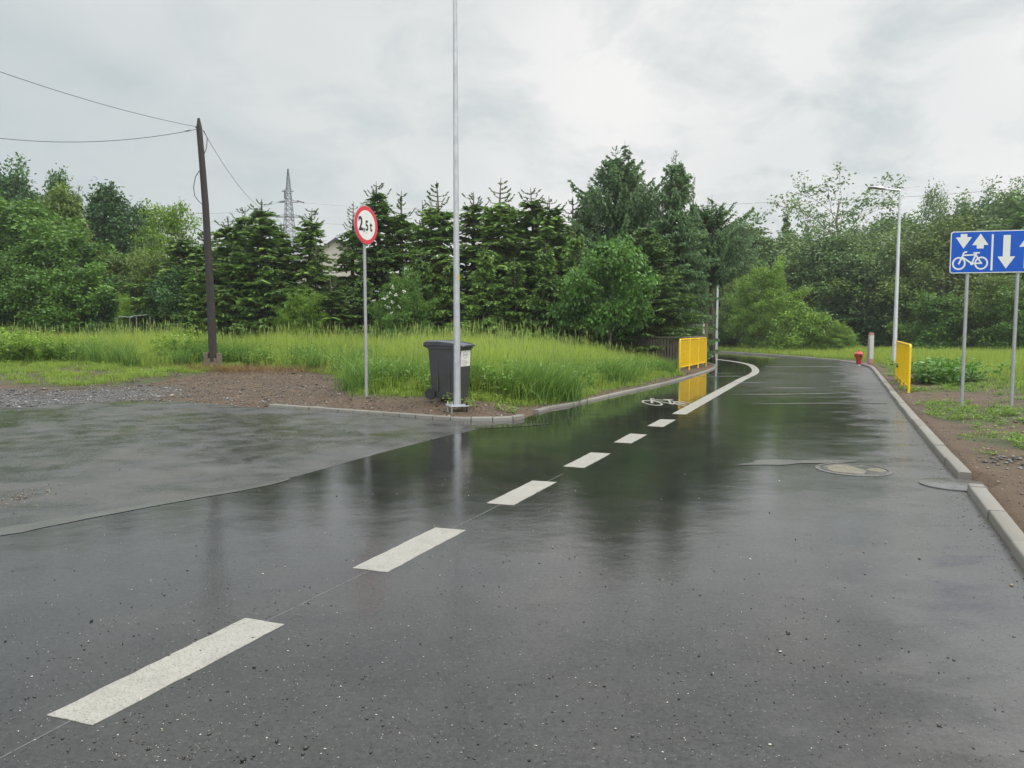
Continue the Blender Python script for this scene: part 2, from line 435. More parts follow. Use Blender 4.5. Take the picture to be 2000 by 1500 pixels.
# ------------------------------------------------------------------ asphalt
def asphalt(name, r0, r1, main):
    m, nt, b = newmat(name); pos = geo_pos(nt)
    sx = nt.nodes.new('ShaderNodeSeparateXYZ'); nt.links.new(pos, sx.inputs[0])
    lat = mth(nt, 'SUBTRACT', mth(nt, 'MULTIPLY', sx.outputs[0], .922), mth(nt, 'MULTIPLY', sx.outputs[1], .387))
    big = mr(nt, nz(nt, .42, 5, .55, pos, .6), .34, .66)
    mid = mr(nt, nz(nt, 2.1, 5, .6, pos, .5), .35, .65)
    vor = nt.nodes.new('ShaderNodeTexVoronoi'); vor.inputs['Scale'].default_value = 95; nt.links.new(pos, vor.inputs[0])
    sp = nt.nodes.new('ShaderNodeSeparateColor'); nt.links.new(vor.outputs['Color'], sp.inputs[0])
    chips = mth(nt, 'MULTIPLY', mr(nt, sp.outputs[0], .95, .99), mr(nt, vor.outputs['Distance'], .2, .45, 1, 0))
    k = 1. if main else 2.4
    col = mixc(nt, mid, tuple(x * k for x in (.011, .012, .013)), tuple(x * k for x in (.024, .024, .024)))
    col = mixc(nt, mr(nt, nz(nt, .9, 5, .65, pos), .42, .68, 0, .6), col, tuple(x * k for x in (.040, .036, .031)))
    col = mixc(nt, mr(nt, nz(nt, 75, 3, .7, pos), .4, .7, 0, .5), col, tuple(x * k for x in (.05, .048, .045)))
    col = mixc(nt, mr(nt, nz(nt, 210, 2, .6, pos), .45, .65, 0, .55), col, tuple(x * k for x in (.006, .006, .006)))
    col = mixc(nt, mth(nt, 'MULTIPLY', chips, .32), col, (.36, .33, .28))
    nt.links.new(col, b.inputs['Base Color'])
    rough = mr(nt, mth(nt, 'ADD', mth(nt, 'MULTIPLY', big, .6), mth(nt, 'MULTIPLY', mid, .4)), .15, .85, r0, r1)
    if main:
        mp_ = nt.nodes.new('ShaderNodeMapping'); mp_.inputs['Scale'].default_value = (.8, 1.5, 1); nt.links.new(pos, mp_.inputs[0])
        wob = mr(nt, nz(nt, 1.3, 6, .65, mp_.outputs[0]), .25, .75, -.75, .75)
        dry = mr(nt, mth(nt, 'ADD', lat, wob), .0, 1.0, 0, 1, True)
        rough = mth(nt, 'ADD', rough, mth(nt, 'MULTIPLY', dry, .24))
        nt.links.new(mixc(nt, mth(nt, 'MULTIPLY', dry, .75), col, (.085, .083, .080)), b.inputs['Base Color'])
        flood = mth(nt, 'MULTIPLY', mr(nt, mth(nt, 'ADD', lat, mth(nt, 'MULTIPLY', wob, .6)), -3.0, -2.2, 1, 0, True), mr(nt, sx.outputs[1], 10., 13., 0, 1, True))
        calm = mth(nt, 'SUBTRACT', 1., mth(nt, 'MULTIPLY', flood, .85))
        rough = mth(nt, 'MULTIPLY', rough, mth(nt, 'SUBTRACT', 1., mth(nt, 'MULTIPLY', flood, .6)))
    if main: rough = mth(nt, 'ADD', rough, mth(nt, 'MULTIPLY', mr(nt, sx.outputs[1], 13., 22., 0, .17, True), mth(nt, 'SUBTRACT', 1., flood)))
    nt.links.new(rough, b.inputs['Roughness'])
    b.inputs['IOR'].default_value = 1.7
    g1 = mr(nt, nz(nt, 150, 3, .65, pos), .35, .65); g2 = mr(nt, nz(nt, 11, 6, .7, pos), .35, .70); g3 = mr(nt, nz(nt, 2.7, 5, .6, pos, .8), .35, .7)
    sl_ = mth(nt, 'ADD', mth(nt, 'ADD', mth(nt, 'MULTIPLY', g1, .24), mth(nt, 'MULTIPLY', g2, .12)), mth(nt, 'ADD', mth(nt, 'MULTIPLY', g3, .12), mr(nt, nz(nt, 40, 3, .7, pos), .36, .64, .04, .34)))
    nt.links.new(sl_, b.inputs['Specular IOR Level'])
    und = bump(nt, nz(nt, 1.5, 3, .5, pos), .5, .011 if main else .005)
    n2_ = bump(nt, nz(nt, 7, 3, .5, pos), .5, .0007, und)
    n3_ = bump(nt, nz(nt, 42, 3, .6, pos), .5, .0007 if main else .0012, n2_)
    n4_ = bump(nt, vor.outputs['Distance'], .5, .0005, n3_)
    gr_ = bump(nt, nz(nt, 130, 3, .6, pos), .5, .0021, n4_); gr_n = gr_.node
    if main:
        for nn in nt.nodes:
            if nn.type == 'BUMP' and nn.inputs['Distance'].default_value in (nn.inputs['Distance'].default_value,) and nn.inputs['Distance'].default_value > .0004 and nn.inputs['Distance'].default_value < .0079:
                nt.links.new(mth(nt, 'MULTIPLY', calm, .5), nn.inputs['Strength'])
    nt.links.new(mr(nt, sx.outputs[1], 3., 8., .13, .05), gr_n.inputs['Strength'])
    nt.links.new(gr_, b.inputs['Normal'])
    return m
M['road'] = asphalt('wet_asphalt', .02, .10, True)
M['side'] = asphalt('damp_asphalt', .13, .44, False)
def sheet(name, poly, z, m, walls=True):
    tri = geometry.tessellate_polygon([[Vector((x, y, 0)) for x, y in poly]])
    mb = MB(); mb.v = [(x, y, z) for x, y in poly]; mb.f = [tuple(t) for t in tri]
    n = len(poly)
    if walls: mb.v += [(x, y, z - .05) for x, y in poly]; mb.f += [(i, (i + 1) % n, n + (i + 1) % n, n + i) for i in range(n)]
    o = mb.build(name, m)
    return o
road = tag(sheet('road', U_poly, 0., M['road']), kind='structure')
seam = smooth([tuple(P(u, v)[:2]) for u, v in ((1005, 824), (960, 833), (880, 850), (790, 873), (700, 897), (600, 925), (500, 950), (330, 978), (150, 1008), (0, 1032))] + [(-5.0, 5.2)], 5)
seam = [(x + random.uniform(-.012, .012), y + random.uniform(-.012, .012)) for x, y in seam]
bay_part = [p for p in left_bay if p[0] < P(1003, 822).x - .02]
side_poly = bay_part + gravel_edge + isl[:-18] + seam[::-1]
side_poly = bay_part + gravel_edge + isl[:isl.index(min(isl, key=lambda p: (p[0] + 5.1) ** 2 + (p[1] - 5.6) ** 2))] + seam[::-1]
tag(sheet('side_road', side_poly, .0018, M['side'], False), kind='structure')

# worn white marking paint
m, nt, b = newmat('marking_paint'); pos = geo_pos(nt)
f = mr(nt, nz(nt, 5, 7, .75, pos), .48, .66); g = mr(nt, nz(nt, 95, 4, .75, pos), .50, .62)
c = mixc(nt, mth(nt, 'MULTIPLY', f, .35), (.33, .32, .285), (.17, .155, .13)); c = mixc(nt, mth(nt, 'MULTIPLY', g, .75), c, (.13, .125, .11))
nt.links.new(c, b.inputs['Base Color']); b.inputs['Roughness'].default_value = .42
nt.links.new(bump(nt, nz(nt, 130, 4, .7, pos), .5, .003), b.inputs['Normal'])
M['paint'] = m
ZM = .003
def flatpoly(name, pts, z, m, parent, t=.004):
    mb = MB(); mb.prism([(p[0], p[1]) for p in pts], z - t, z, None); return mb.build(name, m, parent)
for q in (((92, 1398), (478, 1208), (557, 1220), (182, 1417)),
          ((688, 1110), (850, 1031), (910, 1036), (757, 1118)),
          ((951, 983), (1040, 939), (1087, 942), (1003, 987)),
          ((1101, 911), (1154, 884), (1193, 886), (1141, 914)),
          ((1199, 864), (1231, 847), (1264, 849), (1233, 866)),
          ((1264, 832), (1290, 819), (1320, 820), (1295, 834))):
    c4 = [P(u, v) for u, v in q]; pts = []
    for i in range(4):
        a, bb = c4[i], c4[(i + 1) % 4]; n = 14 if i % 2 == 0 else 5
        for k in range(n):
            p = a.lerp(bb, k / n); j = .004
            pts.append((p.x + random.uniform(-j, j), p.y + random.uniform(-j, j)))
    flatpoly('lane_dash', pts, ZM, M['paint'], road)
lc = [P(u, v) for u, v in ((1326, 809), (1400, 768), (1447, 742), (1475, 727))]
cl = smooth([tuple(p[:2]) for p in lc] + [(9.75, 31.2), (10.15, 34.), (10.1, 37), (9.6, 40.5), (8.3, 46), (5.5, 52.5), (1, 58.5)], 8)
def ribbon(pts, wdt):
    lf, rt = [], []
    for i, p in enumerate(pts):
        a = np.array(pts[max(i - 1, 0)]); c = np.array(pts[min(i + 1, len(pts) - 1)]); t = c - a; t /= np.linalg.norm(t)
        n = np.array((-t[1], t[0])) * wdt / 2; q = np.array(p); lf.append(tuple(q + n)); rt.append(tuple(q - n))
    return lf + rt[::-1]
flatpoly('lane_line', ribbon(cl, .25), ZM, M['paint'], road)
# faint asphalt joint running under the dashes
M['joint'] = mat('joint_filler', (.12, .12, .115), (.07, .07, .07), .25, 0, 20)
jt = [P(0, 1481), P(140, 1407), P(520, 1214), P(725, 1113), P(880, 1034), P(1100, 925)]
jd = (jt[1] - jt[0]).normalized()
flatpoly('asphalt_joint', ribbon([tuple((jt[0] - jd * 2)[:2])] + [tuple(p[:2]) for p in jt], .009), .0012, M['joint'], road)

# ------------------------------------------------------------------ bicycle pictogram (unit: wheelbase 1, looking left)
def bike_parts(wd):
    def stroke(pts, w_=wd): return ribbon(pts, w_)
    def ring(cx, cy, r, w_):
        n = 36; o_ = [(cx + (r + w_ / 2) * math.cos(2 * math.pi * k / n), cy + (r + w_ / 2) * math.sin(2 * math.pi * k / n)) for k in range(n + 1)]
        i_ = [(cx + (r - w_ / 2) * math.cos(2 * math.pi * k / n), cy + (r - w_ / 2) * math.sin(2 * math.pi * k / n)) for k in range(n + 1)]
        return ('ring', o_, i_)
    F_, B_ = (-.5, 0), (.5, 0); head = (-.33, .38); seat = (.24, .40); bb = (.08, -.01)
    return [ring(F_[0], 0, .27, wd), ring(B_[0], 0, .27, wd), ring(F_[0], 0, .02, .05), ring(B_[0], 0, .02, .05), ring(bb[0], bb[1], .04, .08),
            stroke([F_, head, (-.30, .48), (-.25, .53), (-.15, .545)]), stroke([head, seat], wd * .9), stroke([(-.36, .30), bb]), stroke([bb, seat, (.27, .47)]),
            stroke([seat, B_], wd * .9), stroke([bb, B_], wd * .9), [(.13, .455), (.42, .455), (.42, .52), (.13, .52)][::1]]
def bike_mesh(mb, wd, M4, z0, z1, dz=.0006):
    for i, s in enumerate(bike_parts(wd)):
        top = z1 + dz * i
        if s[0] == 'ring':
            o_, i_ = s[1], s[2]; n = len(o_) - 1
            vs = [M4 @ Vector((x, y, zz)) for zz in (z0, top) for x, y in o_[:n] + i_[:n]]
            fs = []
            for k in range(n):
                k2 = (k + 1) % n
                fs += [(2 * n + k, 2 * n + k2, 3 * n + k2, 3 * n + k), (k, k2, 2 * n + k2, 2 * n + k), (n + k, n + k2, 3 * n + k2, 3 * n + k), (k, k2, n + k2, n + k)]
            mb.add(vs, fs)
        else:
            mb.prism(list(s), z0, top, M4)
mb = MB()
cx_, cy_ = P(1305, 788)[:2]
ang = R(0)
sxx = (P(1352, 789).x - P(1258, 789).x) / 1.6
# painted upright for riders coming from the junction: lies across the lane, stretched along it
mb4 = Matrix.Translation((cx_, cy_ + .0, 0)) @ Matrix(((sxx, -.0, 0, 0), (-.26, 1.85, 0, 0), (0, 0, 1, 0), (0, 0, 0, 1)))
bike_mesh(mb, .06, mb4, .0005, ZM, .0003)
mb.build('bicycle_symbol', M['paint'], road)

# ------------------------------------------------------------------ kerbs
m, nt, b = newmat('kerb_concrete'); pos = geo_pos(nt)
at = nt.nodes.new('ShaderNodeAttribute'); at.attribute_name = 'tint'
f = mr(nt, nz(nt, 3.5, 6, .65, pos), .35, .7); g = mr(nt, nz(nt, 60, 4, .7, pos), .4, .7)
c = mixc(nt, at.outputs['Fac'], (.15, .142, .125), (.215, .21, .19)); c = mixc(nt, mth(nt, 'MULTIPLY', f, .45), c, (.20, .17, .13)); c = mixc(nt, mth(nt, 'MULTIPLY', g, .25), c, (.18, .17, .15))
nt.links.new(c, b.inputs['Base Color']); b.inputs['Roughness'].default_value = .6
nt.links.new(bump(nt, nz(nt, 70, 5, .7, pos), .4, .004), b.inputs['Normal'])
M['kerb'] = m
def kerb(name, pts, side_, top, stone, skip=None, wid=.15):
    """side_: +1 kerb body lies left of travel, -1 right"""
    # resample
    P2 = np.array(pts); seg = np.hypot(*(P2[1:] - P2[:-1]).T); S = np.concatenate([[0], np.cumsum(seg)])
    tot = S[-1]; at_ = lambda s: np.array((np.interp(s, S, P2[:, 0]), np.interp(s, S, P2[:, 1])))
    vs, fs, tint = [], [], []; s = 0
    cuts = []
    if skip is not None:
        qs = np.linspace(0, tot, 8000); ins_ = [q for q in qs if math.hypot(*(at_(q) + np.array((.07, -.03)) - np.array((skip.x, skip.y)))) < .335]
        cuts = [ins_[0], ins_[-1]]
    while s < tot - .05:
        e = min(s + stone, tot)
        if cuts:
            if cuts[0] - .01 <= s < cuts[1] - .001: s = cuts[1]; continue
            if s < cuts[0] < e: e = cuts[0]
        sub = 4 if stone > .6 else 2
        tv = random.random(); dzv = random.uniform(-.004, .004); js = random.uniform(-.006, .006)
        mid = at_((s + e) / 2)
        rows = []
        for k in range(sub + 1):
            q = s + .007 + (e - s - .014) * k / sub
            p = at_(q); t = at_(min(q + .05, tot)) - at_(max(q - .05, 0)); t /= np.linalg.norm(t) + 1e-9
            n = np.array((-t[1], t[0])) * side_
            prof = [(0 + js, -.12), (js, top - .016), (.005 + js, top - .005), (.016 + js, top), (wid - .004, top), (wid, top - .004), (wid, -.12)]
            rows.append(len(vs))
            for a_, z_ in prof: vs.append((p[0] + n[0] * a_, p[1] + n[1] * a_, z_ + dzv)); tint.append(tv)
        m_ = 7
        for k in range(sub):
            for j in range(m_ - 1):
                fs.append((rows[k] + j, rows[k] + j + 1, rows[k + 1] + j + 1, rows[k + 1] + j))
        fs.append(tuple(rows[0] + j for j in range(m_))); fs.append(tuple(rows[-1] + j for j in range(m_))[::-1])
        s = e
    mb = MB(); mb.v = vs; mb.f = fs
    o = mb.build(name, M['kerb'])
    a = o.data.attributes.new('tint', 'FLOAT', 'POINT'); a.data.foreach_set('value', tint)
    o.data.polygons.foreach_set('use_smooth', [True] * len(o.data.polygons)); o.data.set_sharp_from_angle(angle=R(50))
    return tag(o, kind='structure')
kerb('kerb_right', right_k, -1, .08, 1.0, COVER, .125)
kerb('kerb_left', left_far + left_nub, -1, .045, 1.0, wid=.11)
kerb('kerb_bay', left_bay, -1, .065, .36, wid=.12)
kerb('kerb_island', isl, -1, .10, .7)

# ------------------------------------------------------------------ puddle + manhole covers
M['water'] = mat('puddle_water', (.05, .05, .048), (.06, .058, .054), .03, 0, 3, .06, 8, rvar=.01, spec=.5)
M['water'].node_tree.nodes['Principled BSDF'].inputs['IOR'].default_value = 1.8
M['ripple'] = mat('rippled_water', (.05, .05, .048), (.07, .07, .066), .42, 0, 3, .3, 30, rvar=.06)
M['ripple'].node_tree.nodes['Principled BSDF'].inputs['IOR'].default_value = 1.75
M['film'] = mat('sky_toned_water_film', (.065, .064, .06), (.09, .088, .08), .22, 0, 2, .1, 12, rvar=.06)  # base colour lightened: sky reflection painted into the wet film
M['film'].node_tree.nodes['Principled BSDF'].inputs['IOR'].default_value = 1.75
def blob(cx, cy, rx, ry, rot, n=40, amp=.18):
    ph = [random.uniform(0, 6.28) for _ in range(4)]; o_ = []
    for k in range(n):
        q = 2 * math.pi * k / n; r = 1 + amp * (math.sin(2 * q + ph[0]) * .5 + math.sin(3 * q + ph[1]) * .4 + math.sin(5 * q + ph[2]) * .3)
        x, y = rx * r * math.cos(q), ry * r * math.sin(q)
        o_.append((cx + x * math.cos(rot) - y * math.sin(rot), cy + x * math.sin(rot) + y * math.cos(rot)))
    return o_
MH = P(1668, 917)
def puddle(poly, z=.0045, m='water'):
    mb = MB(); tri = geometry.tessellate_polygon([[Vector((x, y, 0)) for x, y in poly]])
    mb.v = [(x, y, z) for x, y in poly]; mb.f = [tuple(t) for t in tri]
    return tag(mb.build('puddle', M[m]), kind='structure')
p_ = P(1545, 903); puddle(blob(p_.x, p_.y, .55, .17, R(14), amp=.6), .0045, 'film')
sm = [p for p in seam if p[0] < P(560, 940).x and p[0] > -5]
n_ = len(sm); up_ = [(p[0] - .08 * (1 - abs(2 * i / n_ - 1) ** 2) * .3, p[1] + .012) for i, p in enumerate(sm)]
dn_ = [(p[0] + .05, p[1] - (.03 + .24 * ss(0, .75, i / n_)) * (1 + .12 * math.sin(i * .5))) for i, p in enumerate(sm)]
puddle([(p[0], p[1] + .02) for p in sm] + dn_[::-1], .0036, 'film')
p_ = P(1000, 832); puddle(blob(p_.x, p_.y, .75, .14, R(28)))
for (u, v, rx, ry) in ((1555, 758, 1.0, .10), (1520, 770, 1.1, .10), (1600, 788, .9, .09), (1430, 735, .9, .12), (1590, 716, 1.5, .25), (1460, 748, .8, .07), (1420, 729, .6, .08), (1590, 776, .8, .06), (1650, 768, .7, .05)):
    p_ = P(u, v); puddle(blob(p_.x, p_.y, rx, ry, R(random.uniform(-5, 5)), amp=.7), .0042, 'ripple')
M['sandy'] = mat('sandy_concrete', (.24, .21, .155), (.15, .13, .10), .18, 0, 6, .15, 40)
M['wetconc'] = mat('wet_concrete', (.13, .125, .118), (.07, .068, .065), .2, 0, 8, .2, 50)
mh = empty('manhole', (MH.x, MH.y, 0), 0, 'round concrete manhole with wet sandy dirt on it, sunk in the road surface', 'manhole')
mb = MB(); mb.lathe([(.40, -.02), (.40, .005), (.345, .0065), (.342, -.02)], 48); mb.build('frame', M['wetconc'], mh)
mb = MB(); mb.lathe([(.325, -.02), (.325, .004)], 48); mb.build('cover', M['wetconc'], mh)
mb = MB()
for k in range(14):
    for j in range(14):
        x, y = -.26 + k * .04, -.26 + j * .04
        if math.hypot(x, y) < .28: mb.box(x - .012, x + .012, y - .012, y + .012, .004, .0062)
mb.build('cast_pattern', M['wetconc'], mh)
mb = MB(); mb.prism(blob(-.10, -.01, .2, .24, 0, amp=.2), .0045, .0075); mb.build('sand_film', M['sandy'], mh)
mb = MB(); mb.prism(blob(.22, -.06, .09, .12, 0, amp=.2), .0045, .0072); mb.build('sand_film', M['sandy'], mh)
mb = MB(); mb.box(.13, .28, .05, .075, .0042, .0085); mb.build('lifting_slot', M['dark_metal'], mh)
mc = empty('manhole', tuple(COVER), 0, 'flat round concrete manhole lid that cuts through the right kerb', 'manhole')
mb = MB(); mb.lathe([(.325, -.055), (.325, 0), (.30, .004)], 48); o = mb.build('lid', M['wetconc'], mc, smooth=True)
mb = MB(); mb.lathe([(.335, -.10), (.335, -.03), (.318, -.03), (.318, -.10)], 48); mb.build('frame', M['dark_metal'], mc)

# ================================================================== street lamps
def lamp(loc, height, r0, r1, arm_dir, m, label, grp='tall street lamps by the road', stickers=False, block=.18, arm=1.0):
    e = empty('street_lamp', loc, 0, label, 'street lamp', grp)
    mb = MB(); mb.tube([(0, 0, .02), (0, 0, height * .33), (0, 0, height * .66), (0, 0, height)], [r0, r0 * .67 + r1 * .33, r0 * .33 + r1 * .67, r1], 24)
    mb.build('pole', m, e, smooth=True)
    mb = MB(); mb.box(-.17, .17, -.17, .17, 0, .02, Matrix.Rotation(R(20), 4, 'Z')); pl = mb.build('base_plate', M['galv'], e, bevel=.003)
    for k in range(4):
        q = R(20 + 45 + 90 * k); x, y = .19 * math.cos(q), .19 * math.sin(q)
        mb = MB(); mb.tube([(x, y, -.14), (x, y, .085)], .012, 8); mb.lathe([(.022, .02), (.022, .045)], 6, Matrix.Translation((x, y, 0)))
        bo = mb.build('anchor_bolt', M['dark_metal'] if k in (0, 3) else M['galv'], e)
    mb = MB(); mb.box(-.16, .16, -.16, .16, -.55, -.10, Matrix.Rotation(R(20), 4, 'Z')); mb.build('foundation', M['conc_dirty'], e, bevel=.01)
    mb = MB(); mb.box(-.035, .035, -r0 * 1.02, -r0 * .9, .75, 1.05); mb.build('service_door', m, e)
    d = Vector((arm_dir[0], arm_dir[1], 0)).normalized()
    z = height
    mb = MB(); mb.tube([Vector((0, 0, z - .1)), Vector((0, 0, z + .03)), d * .05 + Vector((0, 0, z + .05)), d * arm * .55 + Vector((0, 0, z + .10))], [r1 * 1.05, r1 * 1.0, r1 * .9, r1 * .8], 12)
    mb.build('arm', m, e, smooth=True)
    Mx = Matrix.Translation(d * arm * .5 + Vector((0, 0, z + .10))) @ Matrix.Rotation(math.atan2(d.y, d.x), 4, 'Z') @ Matrix.Rotation(-R(7), 4, 'Y')
    mb = MB()
    xs = [0, .08, .2, .42, .6, .66]; wds = [.05, .08, .15, .16, .13, .06]; th = [.05, .07, .085, .06, .035, .02]
    vs = []; fs = []
    for x, w_, t_ in zip(xs, wds, th):
        for yy, zz in ((-w_, 0), (-w_ * .6, t_), (w_ * .6, t_), (w_, 0), (w_ * .8, -.025), (-w_ * .8, -.025)): vs.append(Mx @ Vector((x, yy, zz)))
    for i in range(5):
        for k in range(6): fs.append((i * 6 + k, i * 6 + (k + 1) % 6, (i + 1) * 6 + (k + 1) % 6, (i + 1) * 6 + k))
    fs += [tuple(range(6)), tuple(30 + k for k in range(6))]
    mb.add(vs, fs); hd = mb.build('lamp_head', M['grey_paint'], e, smooth=True)
    mb = MB(); mb.box(.2, .56, -.1, .1, -.032, -.0265, Mx); mb.build('lens', M['sign_white'], hd)
    mb = MB(); mb.lathe([(.04, .07), (.04, .13), (.03, .14)], 12, Mx @ Matrix.Translation((.34, 0, 0))); mb.build('photocell', M['grey_paint'], hd)
    if stickers:
        rr = lambda h_: r0 + (r1 - r0) * h_ / height
        for (h0, h1, q0, q1, mm, nm) in ((2.19, 2.27, -62, -20, M['yellow_label'], 'warning_sticker'), (.80, .87, -25, 12, M['paper'], 'number_tag')):
            mb = MB(); n = 8; vs = []
            for h_ in (h0, h1):
                for k in range(n + 1):
                    q = R(q0 + (q1 - q0) * k / n); r_ = rr(h_) + .0015; vs.append((r_ * math.cos(q), r_ * math.sin(q), h_))
            mb.add(vs, [(k, k + 1, n + 2 + k, n + 1 + k) for k in range(n)]); st = mb.build(nm, mm, e)
    return e
lp = PD(893, 793, 13.35)
lamp((lp.x, lp.y, lp.z), 7.05, .062, .034, (.91, -.41), M['galv'], 'tall galvanised street lamp column standing in front of the grey wheelie bin', stickers=True)
lp = PD(1746, 716, 30.5)
lamp((lp.x, lp.y, tz(lp.x, lp.y) + .03), 6.75, .085, .045, (-1, .05), M['silver'], 'silver street lamp with its head over the road, behind the right yellow railing', arm=1.15)
lp = PD(1398, 686, 50.5)
lamp((13.55, 50.9, tz(13.55, 50.9) + .05), 6.7, .085, .045, (-1, -.1), M['silver'], 'farthest street lamp, its top lost in the drooping larch branches', arm=1.0)

# ================================================================== weight limit sign
def textmesh(s, size, mb, M4, z0, z1, off=.0):
    cu = bpy.data.curves.new('t', 'FONT'); cu.body = s; cu.size = size; cu.offset = off; cu.resolution_u = 6
    to = bpy.data.objects.new('t', cu); COL.objects.link(to)
    dg = bpy.context.evaluated_depsgraph_get(); me = to.evaluated_get(dg).to_mesh()
    # rim-less flat glyph, given thickness
    vs = [v.co.copy() for v in me.vertices]; fs = [tuple(p.vertices) for p in me.polygons]
    cnt = {}
    for f in fs:
        for i in range(len(f)):
            a, b_ = f[i], f[(i + 1) % len(f)]; cnt[(a, b_)] = 1
    edges = [(a, b_) for (a, b_) in cnt if (b_, a) not in cnt]
    n = len(vs)
    V_ = [M4 @ Vector((v.x, v.y, z0)) for v in vs] + [M4 @ Vector((v.x, v.y, z1)) for v in vs]
    mb.add(V_, [tuple(i + n for i in f) for f in fs] + [(a, b_, b_ + n, a + n) for a, b_ in edges])
    w_ = max(v.x for v in vs) if vs else 0
    to.to_mesh_clear if False else None
    bpy.data.objects.remove(to); bpy.data.curves.remove(cu)
    return w_
sp_ = PD(716, 778, 15.2); sbase = tz(sp_.x, sp_.y)
dirv = ray(716, 440); ang_cam = math.atan2(sp_.x, sp_.y)
sg = empty('weight_limit_sign', (sp_.x, sp_.y, sbase), 0, 'round red and white 2,5t weight limit sign on a thin grey post', 'road sign')
top = PD(714, 402, 15.2).z - sbase; bot = PD(716, 478, 15.2).z - sbase
rad = (top - bot) / 2; cz = (top + bot) / 2
lean = (PD(713, 478, 15.2).x - sp_.x) - (0)
mb = MB(); mb.tube([(0, 0, -.3), (0, 0, bot + .1), (-.0, .0, top - .08)], .03, 14); mb.build('post', M['grey_paint'], sg, smooth=True)
# plate faces left-of-camera traffic, so it looks narrow
yaw = R(64)
Mf = Matrix.Translation((0, 0, cz)) @ Matrix.Rotation(yaw, 4, 'Z') @ Matrix.Rotation(R(-2), 4, 'Y') @ Matrix.Translation((0, -.045, 0)) @ Matrix.Rotation(R(90), 4, 'X')
mb = MB(); mb.lathe([(rad - .012, -.014), (rad, -.008), (rad, 0.0), (rad - .012, .004)], 48, Mf); plate = mb.build('plate', M['alu'], sg, smooth=True)
mb = MB(); mb.lathe([(rad - .008, .0042), (rad - .009, .006)], 48, Mf); mb.build('red_border', M['red'], plate)
mb = MB(); mb.lathe([(rad * .76, .0062), (rad * .76, .0078)], 48, Mf); mb.build('white_disc', M['sign_white'], plate)
mb = MB()
for ch, xx, sz_, of in (('2', -.66, .96, .012), (',', -.27, .72, .010), ('5', -.10, .72, .008), ('t', .30, .72, .009)):
    mb = MB(); textmesh(ch, sz_ * rad, mb, Mf @ Matrix.Translation((xx * rad, -.27 * rad, 0)) @ Matrix.Diagonal((.76, 1, 1, 1)), .0078, .0098, of)
    mb.build('character', M['sign_black'], plate)
for zz in (-.15, .15):
    mb = MB(); mb.box(-.05, .05, -.035, .035, cz + zz - .015, cz + zz + .015, None); mb.build('clamp', M['galv'], sg, bevel=.003)

# ================================================================== blue lane sign
bl = PD(1878, 795, 14.2); br = PD(1975, 795, 14.0)
bz = tz(bl.x, bl.y)
bs = empty('lane_sign', (bl.x, bl.y, bz), 0, 'wide blue sign with white arrows and a bicycle on two grey posts', 'road sign')
tp_ = PD(1888, 452, 14.2).z - bz; bt_ = PD(1888, 534, 14.2).z - bz; H_ = tp_ - bt_; czb = (tp_ + bt_) / 2
px2 = br.x - bl.x; py2 = br.y - bl.y
for nm, (x, y) in (('post', (0, 0)), ('post', (px2, py2))):
    mb = MB(); zb_ = tz(bl.x + x, bl.y + y) - bz
    mb.tube([(x, y, zb_ - .3), (x, y, tp_ - .06)], .030, 14); mb.build(nm, M['grey_paint'], bs, smooth=True)
    mb = MB(); mb.lathe([(.032, tp_ - .06), (.032, tp_ - .05)], 14, Matrix.Translation((x, y, 0))); mb.build('post_cap', M['rubber'], bs)
W_ = 1.66
left_x = PD(1861, 490, 14.15).x - bl.x
yawb = math.atan2(py2, px2)
Mb = Matrix.Translation((0, 0, czb)) @ Matrix.Rotation(yawb, 4, 'Z') @ Matrix.Translation((left_x, -.045, 0)) @ Matrix.Rotation(R(90), 4, 'X')
def rrect(x0, x1, y0, y1, r, n=5):
    o_ = []
    for cx, cy, a0 in ((x1 - r, y0 + r, -90), (x1 - r, y1 - r, 0), (x0 + r, y1 - r, 90), (x0 + r, y0 + r, 180)):
        for k in range(n + 1): q = R(a0 + 90 * k / n); o_.append((cx + r * math.cos(q), cy + r * math.sin(q)))
    return o_
h2 = H_ / 2
mb = MB(); mb.prism(rrect(0, W_, -h2, h2, .05), -.014, 0, Mb); bp = mb.build('plate', M['alu'], bs)
mb = MB(); mb.prism(rrect(.002, W_ - .002, -h2 + .002, h2 - .002, .05), .0005, .002, Mb); mb.build('white_edge', M['sign_white'], bp)
mb = MB(); mb.prism(rrect(.017, W_ - .017, -h2 + .017, h2 - .017, .04), .0024, .0038, Mb); mb.build('blue_field', M['sign_blue'], bp)
def arrow(cx, y0, y1, sw, hw, hl, up):
    if up: return [(cx - sw, y0), (cx + sw, y0), (cx + sw, y1 - hl), (cx + hw, y1 - hl), (cx, y1), (cx - hw, y1 - hl), (cx - sw, y1 - hl)]
    return [(cx - sw, y1), (cx + sw, y1), (cx + sw, y0 + hl), (cx + hw, y0 + hl), (cx, y0), (cx - hw, y0 + hl), (cx - sw, y0 + hl)]
k_ = H_ / 1020.   # sign measured in 1020 units of height from the enlarged photograph
X = lambda px: (px - 245) * k_ * .935
Y = lambda py: h2 - (py - 145) * k_
for nm, pl in (('arrow', arrow(X(555), Y(565), Y(210), 73 * k_, 178 * k_, 275 * k_, False)),
               ('arrow', arrow(X(945), Y(570), Y(210), 76 * k_, 178 * k_, 278 * k_, True)),
               ('divider', [(X(1205), Y(1105)), (X(1250), Y(1105)), (X(1250), Y(235)), (X(1205), Y(235))]),
               ('arrow', arrow(X(1560), Y(1065), Y(262), 78 * k_, 192 * k_, 290 * k_, False)),
               ('arrow', arrow(X(2050), Y(1065), Y(262), 78 * k_, 192 * k_, 290 * k_, True))):
    mb = MB(); mb.prism(pl, .0042, .0056, Mb); mb.build(nm, M['sign_white'], bp)
mb = MB()
